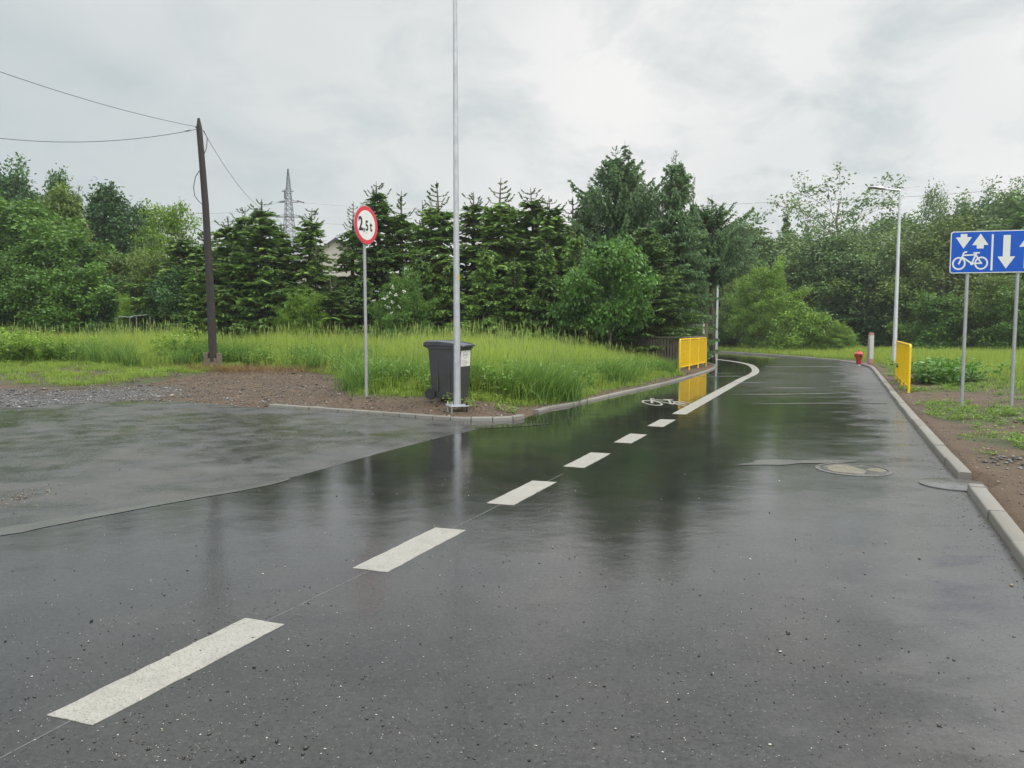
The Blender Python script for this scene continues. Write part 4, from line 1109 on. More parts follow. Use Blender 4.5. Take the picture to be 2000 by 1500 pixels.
    crown = quads_mesh('crown', C, D, Sx, np.concatenate(Ln) * 1.25, np.concatenate(Wd) * 1.25, np.clip(np.concatenate(Ts), 0, 1), None)
    tm = bpy.data.meshes.new('trunk'); tm.from_pydata(mb.v, [], mb.f); tm.polygons.foreach_set('use_smooth', [True] * len(tm.polygons))
    return tm, crown

M['bark'] = mat('bark', (.075, .055, .04), (.12, .10, .08), .85, 0, 8, .6, 20, stretch=(4, 4, .8))
M['bark_grey'] = mat('bark_grey', (.11, .10, .085), (.17, .155, .135), .85, 0, 8, .5, 20, stretch=(4, 4, .8))
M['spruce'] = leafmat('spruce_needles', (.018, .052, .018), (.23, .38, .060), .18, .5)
M['larch'] = leafmat('larch_needles', (.048, .10, .045), (.25, .40, .16), .3, .5)
M['dark_leaf'] = leafmat('dark_leaf', (.018, .052, .016), (.095, .21, .052), .2)
M['mid_leaf'] = leafmat('mid_leaf', (.026, .072, .012), (.165, .32, .045), .25)
M['bright_leaf'] = leafmat('bright_leaf', (.05, .115, .012), (.28, .44, .05), .3)
M['olive_leaf'] = leafmat('olive_leaf', (.045, .085, .016), (.23, .32, .06), .25)
M['haze_leaf'] = leafmat('grey_green_leaf', (.045, .095, .03), (.23, .35, .10), .22)
M['fresh_leaf'] = leafmat('fresh_leaf', (.06, .13, .012), (.26, .42, .045), .3)
M['sumac_leaf'] = leafmat('sumac_leaf', (.024, .075, .014), (.155, .33, .05), .25)

VAR = {}
def variant(key):
    if key in VAR: return VAR[key]
    k, i = key
    if k == 'dec': r_ = deciduous(100 + i, 8, 2.7, .3, 52, 30000, .19, shape='round')
    elif k == 'cone': r_ = deciduous(200 + i, 8, 2.3, .3, 52, 30000, .19, shape='cone')
    elif k == 'bush': r_ = deciduous(300 + i, 4, 2.1, .1, 40, 24000, .13, .05, 'dome')
    elif k == 'fine': r_ = deciduous(400 + i, 4, 2.1, .1, 44, 34000, .09, .05, 'dome')
    elif k == 'willow': r_ = deciduous(500 + i, 9, 3.6, .4, 90, 60000, .17, .16, 'round', .2, .3)
    elif k == 'sparse': r_ = deciduous(600 + i, 10, 3.4, 2.6, 40, 14000, .17, .2, 'vase', .7)
    elif k == 'twiggy': r_ = deciduous(650 + i, 6, 2.6, .2, 44, 24000, .13, .08, 'cone', .6)
    elif k == 'sumac': r_ = deciduous(700 + i, 4.4, 1.9, 1.5, 24, 17000, .15, .05, 'dome', .3, .1, .36)
    elif k == 'knot': r_ = deciduous(750 + i, 3, 2.2, .1, 24, 7500, .19, .03, 'dome', 0, .1)
    elif k == 'birch': r_ = deciduous(800 + i, 10, 2.0, 1.5, 34, 15000, .12, .11, 'cone', .4, .9)
    elif k == 'spr': r_ = conifer(900 + i, 6.5, 1.45, 'spruce', (.85, 1.35, .6, 1.1, .7, 1.5)[i], (1., .85, 1.1, .8, 1., .7)[i])
    elif k == 'sprw': r_ = conifer(930 + i, 5., 1.7, 'spruce', .5, 1.05)
    elif k == 'bigs': r_ = conifer(950 + i, 9.5, 2.1, 'spruce', .8, 1.0, 7)
    elif k == 'larch': r_ = conifer(980 + i, 9.5, 2.7, 'larch', .8, 1.2, 7, .8 if i == 0 else 4.9)
    VAR[key] = r_; return r_
BASE = {'dec': (8, 2.7), 'cone': (8, 2.3), 'bush': (4, 2.1), 'fine': (4, 2.1), 'willow': (9, 3.6), 'sparse': (10, 3.4), 'twiggy': (6, 2.6), 'sumac': (4.4, 1.9), 'knot': (3, 2.2), 'birch': (10, 2.0), 'spr': (6.5, 1.45), 'sprw': (5, 1.7), 'bigs': (9.5, 2.1), 'larch': (9.5, 2.7)}
def tree(name, key, u, vtop, d, wpx, leaf, label, cat, group, bark='bark', rot=None, vbase=None):
    """u: pixel column; top pixel row at depth d gives the real height; wpx: crown width in photo pixels at that depth"""
    k, i = key; tm, cm = variant(key); top = PD(u, vtop, d); z0 = tz(top.x, top.y)
    Hh = top.z - z0; W = wpx / 1500 * d / 2
    bh, br_ = BASE[k]
    e = empty(name, (top.x, top.y, z0), random.uniform(0, 6.28) if rot is None else rot, label, cat, group)
    sxy = W / br_; e.scale = (sxy, sxy, Hh / bh)
    for nm, me_, mm in (('trunk', tm, M[bark]), ('crown', cm, M[leaf])):
        if not me_.materials: me_.materials.append(mm)
        o = obj(nm, me_, e)
        o.material_slots[0].link = 'OBJECT'; o.material_slots[0].material = mm
    return e

GS = 'spruces in the row behind the field'
sp_list = [
 # u, vtop, d, w, key, label
 (352, 452, 33.5, 120, 0, 'dark spruce just left of the leaning wooden pole'),
 (398, 446, 34.5, 110, 1, 'dark spruce directly behind the wooden pole'),
 (432, 425, 33., 100, 2, 'spruce with thin bare tip just right of the wooden pole'),
 (463, 404, 32.5, 105, 3, 'spruce with tall bare tip, second right of the wooden pole'),
 (506, 392, 32., 110, 0, 'pointed spruce half way between the wooden pole and the pylon'),
 (541, 438, 33., 100, 1, 'lower spruce just left of the distant pylon'),
 (592, 408, 33., 105, 2, 'spruce with curved candelabra tip in front of the pylon'),
 (614, 462, 32., 66, 3, 'low spruce between the pylon and the beige house'),
 (655, 540, 30.5, 90, 4, 'low spruce in front of the beige house'),
 (682, 392, 33., 95, 1, 'spruce with a bare tip just left of the round weight limit sign'),
 (748, 352, 32.5, 115, 0, 'tall spruce just right of the round weight limit sign'),
 (781, 376, 33.5, 100, 2, 'spruce with bare tip, second right of the weight limit sign'),
 (832, 392, 33., 110, 3, 'spruce left of the galvanised street lamp'),
 (872, 357, 32.5, 110, 1, 'tall spruce right behind the galvanised street lamp'),
 (922, 378, 33.5, 105, 0, 'spruce just right of the galvanised street lamp'),
 (960, 344, 32., 115, 3, 'tallest pointed spruce right of the galvanised street lamp'),
 (992, 420, 33.5, 95, 2, 'short spruce right of the tallest pointed one'),
 (1032, 440, 32.5, 100, 0, 'low spruce in the middle of the row, left of the larch'),
 (1057, 368, 33., 110, 1, 'slender spruce with very thin tip left of the larch'),
 (1088, 385, 32., 110, 2, 'spruce with forked tip near the larch'),
 (1120, 382, 33.5, 120, 3, 'spruce touching the left side of the larch'),
]
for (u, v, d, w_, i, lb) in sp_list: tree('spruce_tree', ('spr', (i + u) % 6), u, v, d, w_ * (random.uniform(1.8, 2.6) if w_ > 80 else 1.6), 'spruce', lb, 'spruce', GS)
fr = [(385, 520, 30.8, 120, 0, 'broad low spruce at the field edge behind the wooden pole foot'), (445, 500, 30.5, 130, 1, 'broad low spruce at the field edge right of the wooden pole'),
      (515, 505, 30.3, 130, 0, 'broad low spruce above the leafy bush on its left'), (712, 535, 30.2, 120, 1, 'broad low spruce behind the weight limit sign post'),
      (815, 490, 30., 130, 0, 'broad low spruce above the wheelie bin'), (885, 500, 30.2, 120, 1, 'broad low spruce behind the lamp column, right above the bin lid'),
      (945, 480, 29.8, 130, 0, 'broad low spruce right of the wheelie bin'), (1010, 500, 29.6, 120, 1, 'broad low spruce between the bin and the sumac tree'),
      (1075, 470, 29.2, 130, 0, 'broad low spruce left of the sumac tree'), (1130, 440, 29.8, 130, 1, 'broad spruce behind the left half of the sumac tree'),
      (590, 545, 31., 110, 1, 'broad low spruce right behind the leafy bush')]
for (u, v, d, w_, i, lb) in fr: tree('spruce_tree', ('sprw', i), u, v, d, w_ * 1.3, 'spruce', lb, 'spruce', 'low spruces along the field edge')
GB = 'big conifers by the wooden fence'
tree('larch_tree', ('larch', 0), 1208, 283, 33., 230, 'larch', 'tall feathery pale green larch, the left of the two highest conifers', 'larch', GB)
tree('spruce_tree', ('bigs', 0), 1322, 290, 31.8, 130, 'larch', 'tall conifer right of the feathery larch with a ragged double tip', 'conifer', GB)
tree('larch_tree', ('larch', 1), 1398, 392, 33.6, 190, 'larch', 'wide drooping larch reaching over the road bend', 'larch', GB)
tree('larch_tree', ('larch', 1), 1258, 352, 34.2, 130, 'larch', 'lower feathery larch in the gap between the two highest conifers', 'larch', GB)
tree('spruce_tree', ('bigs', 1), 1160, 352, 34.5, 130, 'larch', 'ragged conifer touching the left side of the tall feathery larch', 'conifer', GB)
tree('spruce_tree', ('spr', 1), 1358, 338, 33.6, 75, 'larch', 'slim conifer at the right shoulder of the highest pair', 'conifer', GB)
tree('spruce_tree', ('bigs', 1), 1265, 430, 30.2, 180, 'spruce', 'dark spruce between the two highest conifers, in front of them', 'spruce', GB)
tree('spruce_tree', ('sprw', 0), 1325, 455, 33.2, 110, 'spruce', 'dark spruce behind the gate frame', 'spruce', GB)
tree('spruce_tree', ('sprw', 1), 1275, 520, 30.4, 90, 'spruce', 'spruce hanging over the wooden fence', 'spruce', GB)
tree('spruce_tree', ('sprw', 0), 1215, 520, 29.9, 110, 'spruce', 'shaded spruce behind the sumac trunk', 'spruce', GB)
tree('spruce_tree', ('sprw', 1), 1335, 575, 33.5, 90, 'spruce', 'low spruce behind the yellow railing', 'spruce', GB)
tree('sumac_tree', ('sumac', 0), 1193, 472, 26.8, 165, 'sumac_leaf', 'small sumac-like tree with bright layered leaves in front of the conifers', 'tree', None, 'bark_grey')

GL = 'trees left of the field'
for (u, v, d, w_, key, leaf, lb) in (
 (8, 345, 52, 130, ('dec', 0), 'dark_leaf', 'tallest dark tree at the left edge of the view'),
 (62, 398, 50, 110, ('cone', 0), 'dark_leaf', 'dark tree right of the tallest one at the left edge'),
 (112, 362, 52, 80, ('cone', 1), 'dark_leaf', 'dark narrow tree with a knobbly top standing out on the left'),
 (205, 385, 47, 130, ('cone', 0), 'dark_leaf', 'large dark green pointed tree left of the shrub with bare twigs'),
 (268, 410, 52, 90, ('dec', 1), 'dark_leaf', 'dark tree right behind the large pointed one'),
 (125, 388, 43, 110, ('cone', 1), 'olive_leaf', 'yellow-green pointed tree in front of the dark ones'),
 (30, 402, 39, 210, ('dec', 1), 'mid_leaf', 'broad green tree at the left edge, in front of the dark ones'),
 (118, 462, 36, 170, ('dec', 0), 'mid_leaf', 'rounded green tree near the left side, in front of the yellow-green one'),
 (235, 498, 36, 130, ('twiggy', 0), 'olive_leaf', 'olive shrub between the rounded green tree and the twiggy one'),
 (0, 520, 33.5, 150, ('bush', 0), 'mid_leaf', 'low green bush at the left edge behind the tall grass'),
 (75, 545, 33.5, 150, ('bush', 1), 'mid_leaf', 'low green bush second from the left edge, behind the tall grass'),
 (155, 530, 33.5, 150, ('bush', 0), 'mid_leaf', 'low green bush left of the white sheets'),
 (225, 555, 33.8, 110, ('bush', 1), 'dark_leaf', 'low dark bush right behind the white sheets'),
 (330, 402, 38, 150, ('twiggy', 0), 'bright_leaf', 'yellow-green shrub with bare twigs sticking out left of the wooden pole'),
 (300, 500, 34, 140, ('twiggy', 1), 'olive_leaf', 'olive shrub in front of the bare-twigged one'),
 (355, 540, 32.2, 120, ('bush', 0), 'dark_leaf', 'dark bush at the foot of the wooden pole, behind the grass'),
 (-110, 400, 42, 220, ('dec', 0), 'mid_leaf', 'green tree just outside the left edge'),
 (-70, 480, 34, 200, ('bush', 1), 'mid_leaf', 'bush just outside the left edge')):
    tree('leafy_tree' if key[0] in ('dec', 'cone') else 'shrub', key, u, v, d, w_ * 1.3, leaf, lb, 'tree' if key[0] in ('dec', 'cone') else 'shrub', GL)
tree('spruce_tree', ('spr', 4), 155, 358, 49, 90, 'spruce', 'dark conifer rising between the leafy trees on the left', 'conifer', None)
tree('sapling', ('twiggy', 1), 245, 582, 31.2, 50, 'fresh_leaf', 'small bright yellow-green sapling beside the white sheets', 'sapling', None)
tree('shrub', ('fine', 0), 592, 582, 29.5, 105, 'fresh_leaf', 'bright leafy bush at the field edge below the pylon', 'shrub', None)
fs_ = tree('shrub', ('fine', 1), 785, 545, 28.8, 120, 'mid_leaf', 'shrub dotted with white blossoms right of the weight limit sign', 'shrub', None)
bc = []; rng = np.random.default_rng(5)
pp = [PD(u, v, 28.0) - fs_.location for u, v in ((763, 572), (757, 580), (772, 576), (768, 562), (750, 583), (766, 590), (758, 600), (765, 610), (780, 600), (790, 570))]
C = np.concatenate([np.array(p)[None] + rng.normal(size=(16, 3)) * .035 for p in pp])
mfl, nt, b = newmat('white_petals'); b.inputs['Base Color'].default_value = (.75, .75, .68, 1); b.inputs['Roughness'].default_value = .6
fm = quads_mesh('blossoms', C, unit(len(C)), unit(len(C)), np.full(len(C), .045), np.full(len(C), .045), np.zeros(len(C)), mfl)
bo_ = obj('blossoms', fm, fs_); bo_.matrix_parent_inverse = fs_.matrix_basis.inverted() @ Matrix.Translation(fs_.location)

GR = 'trees beyond the road bend'
for (u, v, d, w_, key, leaf, lb) in (
 (1440, 448, 62, 150, ('dec', 0), 'haze_leaf', 'grey-green tree just right of the drooping larch'),
 (1500, 478, 64, 110, ('dec', 1), 'haze_leaf', 'hazy tree left of the small pointed conifers'),
 (1640, 362, 62, 190, ('sparse', 0), 'haze_leaf', 'tall open-crowned tree with visible limbs left of the silver lamp'),
 (1600, 468, 57, 200, ('willow', 0), 'haze_leaf', 'large grey-green willow left of the silver lamp'),
 (1690, 475, 55, 200, ('willow', 1), 'haze_leaf', 'large grey-green willow behind the silver lamp'),
 (1545, 492, 60, 160, ('willow', 1), 'haze_leaf', 'grey-green willow right of the round bush'),
 (1745, 432, 66, 150, ('dec', 1), 'haze_leaf', 'tree directly behind the silver lamp column'),
 (1825, 368, 66, 90, ('birch', 0), 'haze_leaf', 'drooping birch top sticking up left of the blue sign'),
 (1848, 452, 50, 200, ('willow', 0), 'olive_leaf', 'broad olive-green willow behind the left edge of the blue sign'),
 (1880, 425, 66, 170, ('dec', 0), 'dark_leaf', 'dark tree above the blue sign'),
 (1945, 402, 66, 170, ('willow', 1), 'haze_leaf', 'tree with a wispy top above the right part of the blue sign'),
 (2010, 388, 62, 170, ('dec', 1), 'haze_leaf', 'tree at the right edge above the blue sign'),
 (2080, 400, 52, 240, ('dec', 0), 'mid_leaf', 'tree just outside the right edge'),
 (1560, 540, 57, 150, ('dec', 1), 'dark_leaf', 'shaded tree behind the knotweed bush'),
 (1640, 560, 54, 130, ('dec', 0), 'dark_leaf', 'shaded undergrowth tree behind the hydrant'),
 (1715, 565, 52, 130, ('bush', 1), 'dark_leaf', 'dark bush behind the white marker post'),
 (1780, 580, 50, 120, ('bush', 0), 'dark_leaf', 'dark bush behind the right yellow railing'),
 (1860, 585, 44, 130, ('bush', 1), 'mid_leaf', 'green bush behind the left post of the blue sign'),
 (1950, 540, 42, 130, ('twiggy', 0), 'olive_leaf', 'yellowish twiggy shrub between the posts of the blue sign'),
 (2010, 560, 40, 120, ('bush', 0), 'mid_leaf', 'green shrub at the right edge under the blue sign'),
 (1910, 610, 45, 120, ('bush', 0), 'dark_leaf', 'dark low shrub between the blue sign posts'),
 (1405, 560, 58, 110, ('dec', 0), 'dark_leaf', 'dark tree behind the farthest street lamp'),
 (1445, 590, 54, 110, ('bush', 1), 'mid_leaf', 'bush between the farthest lamp and the round bush'),
 (1488, 526, 51, 112, ('fine', 0), 'fresh_leaf', 'big round yellow-green bush beyond the road bend'),
 (1420, 540, 55, 90, ('fine', 1), 'olive_leaf', 'olive bush right behind the farthest street lamp')):
    tree('leafy_tree' if key[0] in ('dec', 'willow', 'sparse', 'birch') else 'shrub', key, u, v, d, w_ * 1.3, leaf, lb, 'tree' if key[0] in ('dec', 'willow', 'sparse', 'birch') else 'shrub', GR, 'bark_grey')
tree('spruce_tree', ('spr', 0), 1545, 398, 70, 90, 'spruce', 'small pointed conifer beyond the road bend, the taller', 'conifer', 'pointed conifers beyond the bend')
tree('spruce_tree', ('spr', 1), 1580, 413, 70, 80, 'spruce', 'small pointed conifer beyond the road bend, the shorter', 'conifer', 'pointed conifers beyond the bend')
tree('knotweed_bush', ('knot', 0), 1572, 612, 46.5, 130, 'fresh_leaf', 'bright arching knotweed bush beyond the bend left of the hydrant', 'shrub', None)
tree('shrub', ('fine', 1), 1640, 634, 44.5, 70, 'bright_leaf', 'leafy shrub just left of the red hydrant', 'shrub', None)

# ================================================================== grass
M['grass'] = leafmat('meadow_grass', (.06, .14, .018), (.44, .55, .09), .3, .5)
M['dry'] = leafmat('dry_straw', (.12, .065, .03), (.36, .24, .10), .2, .7)
def blades(name, X, Y, Hh, Wd, tint, m, bend=.35, heads=None):
    n = len(X); Z = terrain(X, Y) - .02; B = np.stack([X, Y, Z], 1)
    q = rng.uniform(0, 2 * np.pi, n); S = np.stack([np.cos(q), np.sin(q), np.zeros(n)], 1)
    q2 = rng.uniform(0, 2 * np.pi, n); Bd = np.stack([np.cos(q2), np.sin(q2), np.zeros(n)], 1) * (Hh * bend * rng.random(n))[:, None]
    up = np.array((0, 0, 1.))
    p1 = B + up * (Hh * .5)[:, None] + Bd * .3; p2 = B + up * (Hh * (1 - .12 * rng.random(n)))[:, None] + Bd
    w0 = (Wd * .5)[:, None]
    V = np.stack([B - S * w0, B + S * w0, p1 + S * w0 * .8, p1 - S * w0 * .8, p2], 1).reshape(-1, 3)
    i = np.arange(n) * 5
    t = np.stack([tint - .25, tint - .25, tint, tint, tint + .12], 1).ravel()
    return np_mesh(name, V, [np.stack([i, i + 1, i + 2, i + 3], 1), np.stack([i + 3, i + 2, i + 4], 1)], m, np.clip(t, 0, 1))
def scatter(n, x0, x1, y0, y1): return rng.uniform(x0, x1, n), rng.uniform(y0, y1, n)
rng = np.random.default_rng(11)
# meadow: denser near its front edge
X0, Y0 = scatter(330000, -30, 6.5, 14.5, 34)
k = in_field(X0, Y0); X0, Y0 = X0[k], Y0[k]
keep = rng.random(len(X0)) < np.clip(1.25 - (Y0 - 15) / 20, .45, 1) ; X0, Y0 = X0[keep], Y0[keep]
fd = seg_dist(X0, Y0, np.array(front[:-1]), np.array(front[1:]))
cl_ = vnoise(X0, Y0, .35); c2_ = vnoise(X0, Y0, 1.1); c3_ = vnoise(X0, Y0, 3.1)
hgt = (.45 + .55 * ss(0, 2.2, fd)) * (.72 + .25 * cl_ + .35 * c2_) * rng.uniform(.55, 1.1, len(X0))
hgt *= 1 - .40 * ss(.5, 5, X0)
hgt *= np.where(Y0 > 24, 1 - .12 * ss(24, 32, Y0), 1)
tn = .36 + .42 * cl_ + .30 * (c2_ - .5) + .25 * (c3_ - .5) + .18 * ss(1, 5, fd) + rng.uniform(-.2, .2, len(X0))
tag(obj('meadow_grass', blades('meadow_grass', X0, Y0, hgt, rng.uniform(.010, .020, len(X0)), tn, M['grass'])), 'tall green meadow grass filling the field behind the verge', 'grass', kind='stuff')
# seed stems standing above
k = rng.random(len(X0)) < .09; Xs, Ys, hs = X0[k], Y0[k], hgt[k] * rng.uniform(1.05, 1.28, k.sum())
n = len(Xs); Zs = terrain(Xs, Ys); ln_ = rng.uniform(-.12, .12, (n, 2)) * hs[:, None]
B = np.stack([Xs, Ys, Zs], 1); T = B + np.concatenate([ln_, hs[:, None]], 1); q = rng.uniform(0, 6.28, n); S = np.stack([np.cos(q), np.sin(q), np.zeros(n)], 1)
hd_ = T - (T - B) * .16
V = np.stack([B - S * .002, B + S * .002, hd_ + S * .003, hd_ - S * .003, hd_ + S * .003, hd_ - S * .003, (hd_ + T) / 2 - S * .011, T, (hd_ + T) / 2 + S * .011], 1).reshape(-1, 3)
i = np.arange(n) * 9
M['seed'] = leafmat('seed_heads', (.15, .24, .05), (.36, .42, .12), .2, .7)
tag(obj('seed_stems', np_mesh('seed_stems', V, [np.stack([i, i + 1, i + 2, i + 3], 1), np.stack([i + 4, i + 5, i + 6, i + 7, i + 8], 1)], M['seed'], np.repeat(rng.random(n), 9))), 'pale seed heads standing above the meadow grass', 'grass', kind='stuff')
M['tuss'] = leafmat('tussock_blades', (.05, .12, .02), (.26, .43, .075), .3, .45)
tx, ty = [], []
for _ in range(95):
    t = random.random() * (len(front) - 1); i0 = int(t); p = np.array(front[i0]) * (1 - t + i0) + np.array(front[i0 + 1]) * (t - i0)
    tx.append(p[0] + random.gauss(0, .3)); ty.append(p[1] + .1 + abs(random.gauss(0, .8)))
tx, ty = np.repeat(tx, 130), np.repeat(ty, 130); tx = tx + rng.normal(size=len(tx)) * .16; ty = ty + rng.normal(size=len(ty)) * .16
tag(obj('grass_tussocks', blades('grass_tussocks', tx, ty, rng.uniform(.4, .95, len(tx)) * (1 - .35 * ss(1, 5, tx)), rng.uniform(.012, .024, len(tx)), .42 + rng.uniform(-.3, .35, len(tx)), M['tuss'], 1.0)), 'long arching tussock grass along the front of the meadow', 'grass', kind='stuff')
# leafy weeds through the meadow front
def weeds(name, centres, nl, size, spread, hts, m, label):
    cc = np.array(centres); zz = terrain(cc[:, 0], cc[:, 1]); C, T = [], []
    for (x, y), z, h in zip(centres, zz, hts):
        n = nl; a = rng.random(n); st = rng.integers(0, 9, n); off = rng.normal(size=(9, 2)) * spread * .45
        C.append(np.stack([x + off[st, 0] * (.4 + a) + rng.normal(size=n) * size, y + off[st, 1] * (.4 + a) + rng.normal(size=n) * size, z + h * (.08 + .92 * a) * (1 - .15 * (st % 3))], 1)); T.append(.3 + .45 * a + rng.uniform(-.2, .2, n))
    C = np.concatenate(C); T = np.concatenate(T); n = len(C); D = unit(n); D[:, 2] = D[:, 2] * .4 + .15; S = unit(n); S[:, 2] *= .2
    return tag(obj(name, quads_mesh(name, C, D, S, size * rng.uniform(.7, 1.4, n) * 1.6, size * rng.uniform(.6, 1.1, n) * .9, np.clip(T, 0, 1), m)), label, 'weeds', kind='stuff')
cx = []; hx = []
for _ in range(300):
    t = random.random() * (len(front) - 1); i0 = int(t); p = np.array(front[i0]) * (1 - t + i0) + np.array(front[i0 + 1]) * (t - i0)
    d_ = abs(random.gauss(0, 1.)) + .1; x, y = p[0] + random.uniform(-.3, .3), p[1] + d_
    if bool(in_field(np.array([x]), np.array([y]))[0]) and -17 < x < 6: cx.append((x, y)); hx.append(random.uniform(.3, .75) * (1 if x < 2 else .7))
weeds('meadow_weeds', cx, 110, .045, .3, hx, M['mid_leaf'], 'leafy weeds mixed into the front of the meadow grass')
cx = [tuple(PD(u, 700, d)[:2]) for u, d in ((5, 24.5), (30, 24.8), (60, 25.2), (95, 24.6), (120, 24.9), (345, 24.8), (365, 25), (330, 24.5), (15, 26), (45, 25.6))]
weeds('leafy_weeds', cx, 900, .06, .75, [1.05, 1.1, .9, .85, .8, 1.15, 1.0, .95, 1.1, 1.], M['bright_leaf'], 'tall bright leafy weeds standing in the meadow front')
# right hand meadow
X1, Y1 = scatter(230000, 5, 48, 10, 62); dR, _, _ = dists(X1, Y1); gmk, _ = ground_masks(X1, Y1)
rt1 = (X1 * .922 - Y1 * .387) > .9
k = (dR > .35) & rt1 & (np.abs(X1 / Y1) < .85) & (gmk > rng.uniform(.45, 1., len(X1)) * .9)
X1, Y1, dR, gmk = X1[k], Y1[k], dR[k], gmk[k]
c2_ = vnoise(X1, Y1, 1.1); cl_ = vnoise(X1, Y1, .3)
h1 = (.07 + .55 * ss(1.8, 5, dR)) * (.6 + .4 * cl_ + .4 * c2_) * rng.uniform(.5, 1.1, len(X1)) * (1 - .4 * ss(28, 45, Y1))
tn = .30 + .3 * cl_ + .35 * (c2_ - .5) + rng.uniform(-.2, .2, len(X1))
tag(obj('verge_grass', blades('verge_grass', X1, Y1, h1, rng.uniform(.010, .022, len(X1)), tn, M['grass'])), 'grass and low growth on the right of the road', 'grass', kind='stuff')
# grassy far verge round the outside of the bend
kf = np.array([p for p in right_k if p[1] > 29]); kk = rng.integers(0, len(kf) - 1, 26000); t = rng.random(26000)[:, None]
Pf = kf[kk] * (1 - t) + kf[kk + 1] * t; off = rng.uniform(.7, 5.5, 26000); tg_ = kf[kk + 1] - kf[kk]; tg_ /= np.linalg.norm(tg_, axis=1)[:, None] + 1e-9
Pf = Pf + np.stack([tg_[:, 1], -tg_[:, 0]], 1) * off[:, None]; dF, _, _ = dists(Pf[:, 0], Pf[:, 1]); k = dF > .6; Pf, off = Pf[k], off[k]
tag(obj('far_verge_grass', blades('far_verge_grass', Pf[:, 0], Pf[:, 1], rng.uniform(.15, .45, len(Pf)) * (.6 + .12 * off), rng.uniform(.02, .04, len(Pf)), .5 + rng.uniform(-.3, .35, len(Pf)), M['grass'])), 'yellow-green grass along the outer edge of the road bend', 'grass', kind='stuff')
# patchy small weeds on the right verge
vx, vy = scatter(2800, 4.5, 15, 6.5, 30); vd, _, _ = dists(vx, vy); vg, _ = ground_masks(vx, vy)
k = (vd > .2) & (vx * .922 - vy * .387 > 1.2) & (rng.random(2800) < .10 + vg * .9) & ~((vy < 8.6) & (rng.random(2800) < .8))
cx = list(zip(vx[k], vy[k])); hx = list(rng.uniform(.05, .13, k.sum()) + .2 * ss(2, 5, vd[k]))
weeds('verge_weeds', cx, 60, .022, .16, hx, M['bright_leaf'], 'small weeds scattered over the bare soil of the right verge')
cx = [tuple(PD(u, 745, d)[:2]) for u, d in ((1800, 20), (1820, 20.6), (1845, 20.2), (1830, 21.5), (1860, 21), (1810, 21.6), (1855, 19.6), (1875, 20.4))]
weeds('broad_leaf_weeds', cx, 260, .085, .8, [.6] * 8, M['sumac_leaf'], 'broad-leaved dark green weeds right of the end-on yellow railing')
# short growth between meadow and gravel on the left, and along the left kerb
vx, vy = scatter(5200, -17, 8.2, 13, 30); vd, _, _ = dists(vx, vy); vf = seg_dist(vx, vy, np.array(front[:-1]), np.array(front[1:])); vi = in_field(vx, vy)
lim = np.maximum(4.6 * ss(-8., -10.2, vx), np.where(vx < -3, .30, .5))
k = (vd > .2) & (vx * .922 - vy * .387 < -.2) & ~(vi & (vf > .4)) & (vf < lim * rng.random(5200) ** .5) & ~((lim > 1) & (vnoise(vx, vy, 1.7) < rng.uniform(.2, .5, 5200)))
cx = list(zip(vx[k], vy[k])); hx = list(rng.uniform(.05, .24, k.sum()))
weeds('edge_weeds', cx, 55, .024, .2, hx, M['bright_leaf'], 'short yellow-green growth between the meadow and the bare soil')
Xe = np.array([c[0] for c in cx]); Ye = np.array([c[1] for c in cx]); kk = rng.integers(0, len(Xe), 42000); Xe = Xe[kk] + rng.normal(size=42000) * .12; Ye = Ye[kk] + rng.normal(size=42000) * .12
dE, _, _ = dists(Xe, Ye); k = dE > .16; Xe, Ye = Xe[k], Ye[k]
tag(obj('short_grass', blades('short_grass', Xe, Ye, rng.uniform(.05, .2, len(Xe)), rng.uniform(.006, .012, len(Xe)), .45 + rng.uniform(-.3, .35, len(Xe)), M['grass'], .6)), 'short grass at the foot of the meadow', 'grass', kind='stuff')
# dead straw around the pole foot and on the soil
Xd = np.concatenate([rng.normal(tb.x + .3, .9, 1500), rng.uniform(-8.6, -4, 1600)]); Yd = np.concatenate([rng.normal(tb.y - .35, .25, 1500), 23.2 - np.abs(rng.normal(0, .5, 1600)) - .2])
tag(obj('dry_grass', blades('dry_grass', Xd, Yd, rng.uniform(.06, .32, len(Xd)), rng.uniform(.006, .012, len(Xd)), rng.random(len(Xd)), M['dry'], 2.2)), 'dead brown straw round the foot of the wooden pole', 'dry grass', kind='stuff')
# nettle sprig at the lamp foot
lp = PD(893, 793, 13.35)
weeds('lamp_foot_weeds', [(lp.x - .14, lp.y + .35), (lp.x + .2, lp.y + .25), (lp.x + .75, lp.y + .3), (lp.x + .95, lp.y + .1)], 90, .028, .18, [.28, .2, .2, .12], M['fresh_leaf'], 'small green weeds around the foot of the galvanised lamp')

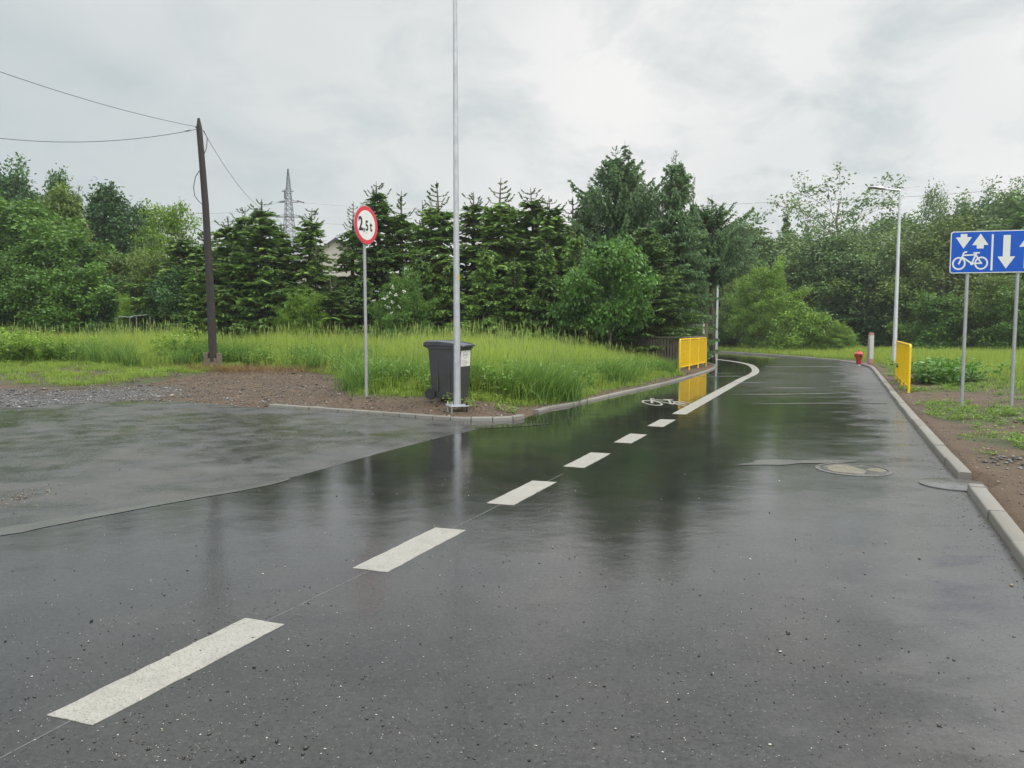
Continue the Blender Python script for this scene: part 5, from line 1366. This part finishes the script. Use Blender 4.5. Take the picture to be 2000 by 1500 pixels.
# ================================================================== stones
def stones(name, X, Y, Z, Sz, tint, m, label, flat=.6):
    n = len(X)
    base = np.array([(1, 0, 0), (.31, .95, 0), (-.81, .59, 0), (-.81, -.59, 0), (.31, -.95, 0), (0, 0, 1.), (.1, .1, -.6)])
    F0 = np.array([(0, 1, 5), (1, 2, 5), (2, 3, 5), (3, 4, 5), (4, 0, 5), (1, 0, 6), (2, 1, 6), (3, 2, 6), (4, 3, 6), (0, 4, 6)])
    V = base[None] * rng.uniform(.65, 1.25, (n, 7, 1)); V = V * np.stack([rng.uniform(.8, 1.3, n), rng.uniform(.7, 1.1, n), np.full(n, flat) * rng.uniform(.7, 1.3, n)], 1)[:, None]
    V += rng.normal(size=V.shape) * .1
    q = rng.uniform(0, 6.28, n); c, s = np.cos(q)[:, None], np.sin(q)[:, None]
    x = V[:, :, 0] * c - V[:, :, 1] * s; y = V[:, :, 0] * s + V[:, :, 1] * c
    V = np.stack([x, y, V[:, :, 2]], 2) * (Sz / 2)[:, None, None] + np.stack([X, Y, Z + Sz * .15], 1)[:, None]
    F = (F0[None] + (np.arange(n) * 7)[:, None, None]).reshape(-1, 3)
    return tag(obj(name, np_mesh(name, V.reshape(-1, 3), [F], m, np.repeat(tint, 7))), label, 'stones', kind='stuff')
# grit on the asphalt
def on_road(X, Y, marg=.02): d, _, _ = dists(X, Y); return d < -marg
uu = rng.uniform(-60, 2060, 9000); vv = 660 + 860 * rng.random(9000) ** .65
tt = EYE / np.maximum((vv - 640) / 1500, .02); X2, Y2 = (uu - 1000) / 1500 * tt, tt
dens = vnoise(X2, Y2, .8); latd = np.abs(X2 * .911 - Y2 * .413 + 2.75)
k = on_road(X2, Y2) & (Y2 < 22) & (rng.random(9000) < .18 + .5 * dens * ss(1.4, 0, latd) + .25 * ss(.5, .75, dens)); X2, Y2 = X2[k], Y2[k]
ntq = len(X2); sz = rng.lognormal(math.log(.0062), .42, ntq) * (1 + .03 * Y2)
tg = np.where(rng.random(ntq) < .62, rng.uniform(0, .12, ntq), rng.uniform(.4, 1., ntq)); sz = np.where(tg > .3, sz * .75, sz)
inside_side = inside(X2, Y2, side_poly)
stones('road_grit', X2, Y2, np.where(inside_side, .0045, 0), sz, tg, M['grit'], 'small dark and pale chips of grit scattered over the wet asphalt')
# grit along kerb feet and the island tip
a1 = np.array([p for p in right_k if 4 < p[1] < 22]); kk = rng.integers(0, len(a1) - 1, 900); t = rng.random(900)[:, None]
Pk = a1[kk] * (1 - t) + a1[kk + 1] * t; Pk = Pk + np.array((-.92, .39)) * np.abs(rng.normal(0, .12, 900))[:, None]
k = on_road(Pk[:, 0], Pk[:, 1], .005); Pk = Pk[k]
stones('kerb_grit', Pk[:, 0], Pk[:, 1], np.zeros(len(Pk)), rng.lognormal(math.log(.008), .4, len(Pk)), rng.random(len(Pk)) * .7, M['verge_stone'], 'fine brown grit washed along the foot of the right kerb')
Xi = rng.normal(-4.5, .12, 260); Yi = rng.normal(6.85, .25, 260); k = on_road(Xi, Yi)
stones('corner_grit', Xi[k], Yi[k], np.full(k.sum(), .007), rng.lognormal(math.log(.011), .45, k.sum()), rng.random(k.sum()), M['verge_stone'], 'brown gravel spilled round the kerb corner at the left edge')
# verge stones (left)
X3, Y3 = scatter(110000, -12, 8.5, 12.4, 26); d3, dk3, du3 = dists(X3, Y3); g3, v3 = ground_masks(X3, Y3); r3 = (X3 * .922 - Y3 * .387) < .2
k = (d3 > .16) & (g3 < .5) & (v3 < .6) & r3 & (d3 < 9) & (rng.random(len(X3)) < .75); X3, Y3 = X3[k], Y3[k]
stones('verge_gravel', X3, Y3, terrain(X3, Y3), rng.lognormal(math.log(.017), .5, len(X3)) * (.7 + Y3 / 40), np.clip(rng.beta(.9, 3.0, len(X3)), 0, 1), M['verge_stone'], 'brown stony soil of the left verge around the bin and lamp')
X4, Y4 = scatter(60000, -17, -3.2, 14, 22); d4, dk4, du4 = dists(X4, Y4); g4, v4 = ground_masks(X4, Y4)
k = (d4 > -.15) & (du4 < 4) & (g4 < .5) & (rng.random(len(X4)) < (.05 + .1 * (du4 < .8)) + .5 * (v4 > .3)); X4, Y4, d4 = X4[k], Y4[k], d4[k]
stones('edge_gravel', X4, Y4, np.where(d4 < 0, .007, terrain(X4, Y4)), rng.lognormal(math.log(.026), .5, len(X4)), np.clip(rng.beta(1.3, 2.6, len(X4)), 0, 1), M['grey_gravel'], 'dark grey gravel along the ragged edge of the side road')
X5, Y5 = scatter(26000, 3.5, 14, 4.5, 22); d5, _, _ = dists(X5, Y5); g5, _ = ground_masks(X5, Y5)
k = (d5 > .17) & (d5 < 4.5) & ((X5 * .922 - Y5 * .387) > 1) & (rng.random(len(X5)) < .5 * (1 - g5 * .8)); X5, Y5 = X5[k], Y5[k]
stones('right_verge_gravel', X5, Y5, terrain(X5, Y5), rng.lognormal(math.log(.017), .5, len(X5)), np.clip(rng.beta(1.2, 2.2, len(X5)), 0, 1), M['verge_stone'], 'small stones in the brown soil of the right verge')
cb = [PD(u, v, 8.6) for u, v in ((1890, 905), (1985, 912))]
n = 90; t = rng.random(n); Xb = cb[0].x + (cb[1].x - cb[0].x + .5) * t; Yb = 8.35 + rng.normal(0, .16, n) + t * .1
stones('asphalt_rubble', Xb, Yb, terrain(Xb, Yb), rng.uniform(.02, .085, n), rng.random(n) * .5, M['grey_gravel'], 'flat dark lumps of broken asphalt on the soil by the right kerb', .28)
bigs = [((PD(u, v, 18).x, PD(u, v, 18).y)) for u, v in ((254, 754), (425, 753))]

# ================================================================== rain haze
mh_ = bpy.data.materials.new('rain_haze'); mh_.use_nodes = True; nt = mh_.node_tree; nt.nodes.clear()
vo = nt.nodes.new('ShaderNodeVolumePrincipled'); vo.inputs['Color'].default_value = (.86, .90, .92, 1); vo.inputs['Density'].default_value = .0007; vo.inputs['Anisotropy'].default_value = .3
oo = nt.nodes.new('ShaderNodeOutputMaterial'); nt.links.new(vo.outputs[0], oo.inputs['Volume'])
tag(MB().box(-430, 430, -210, 530, -1.3, 42).build('haze', mh_), 'thin grey rain haze in the air', 'haze', kind='stuff')
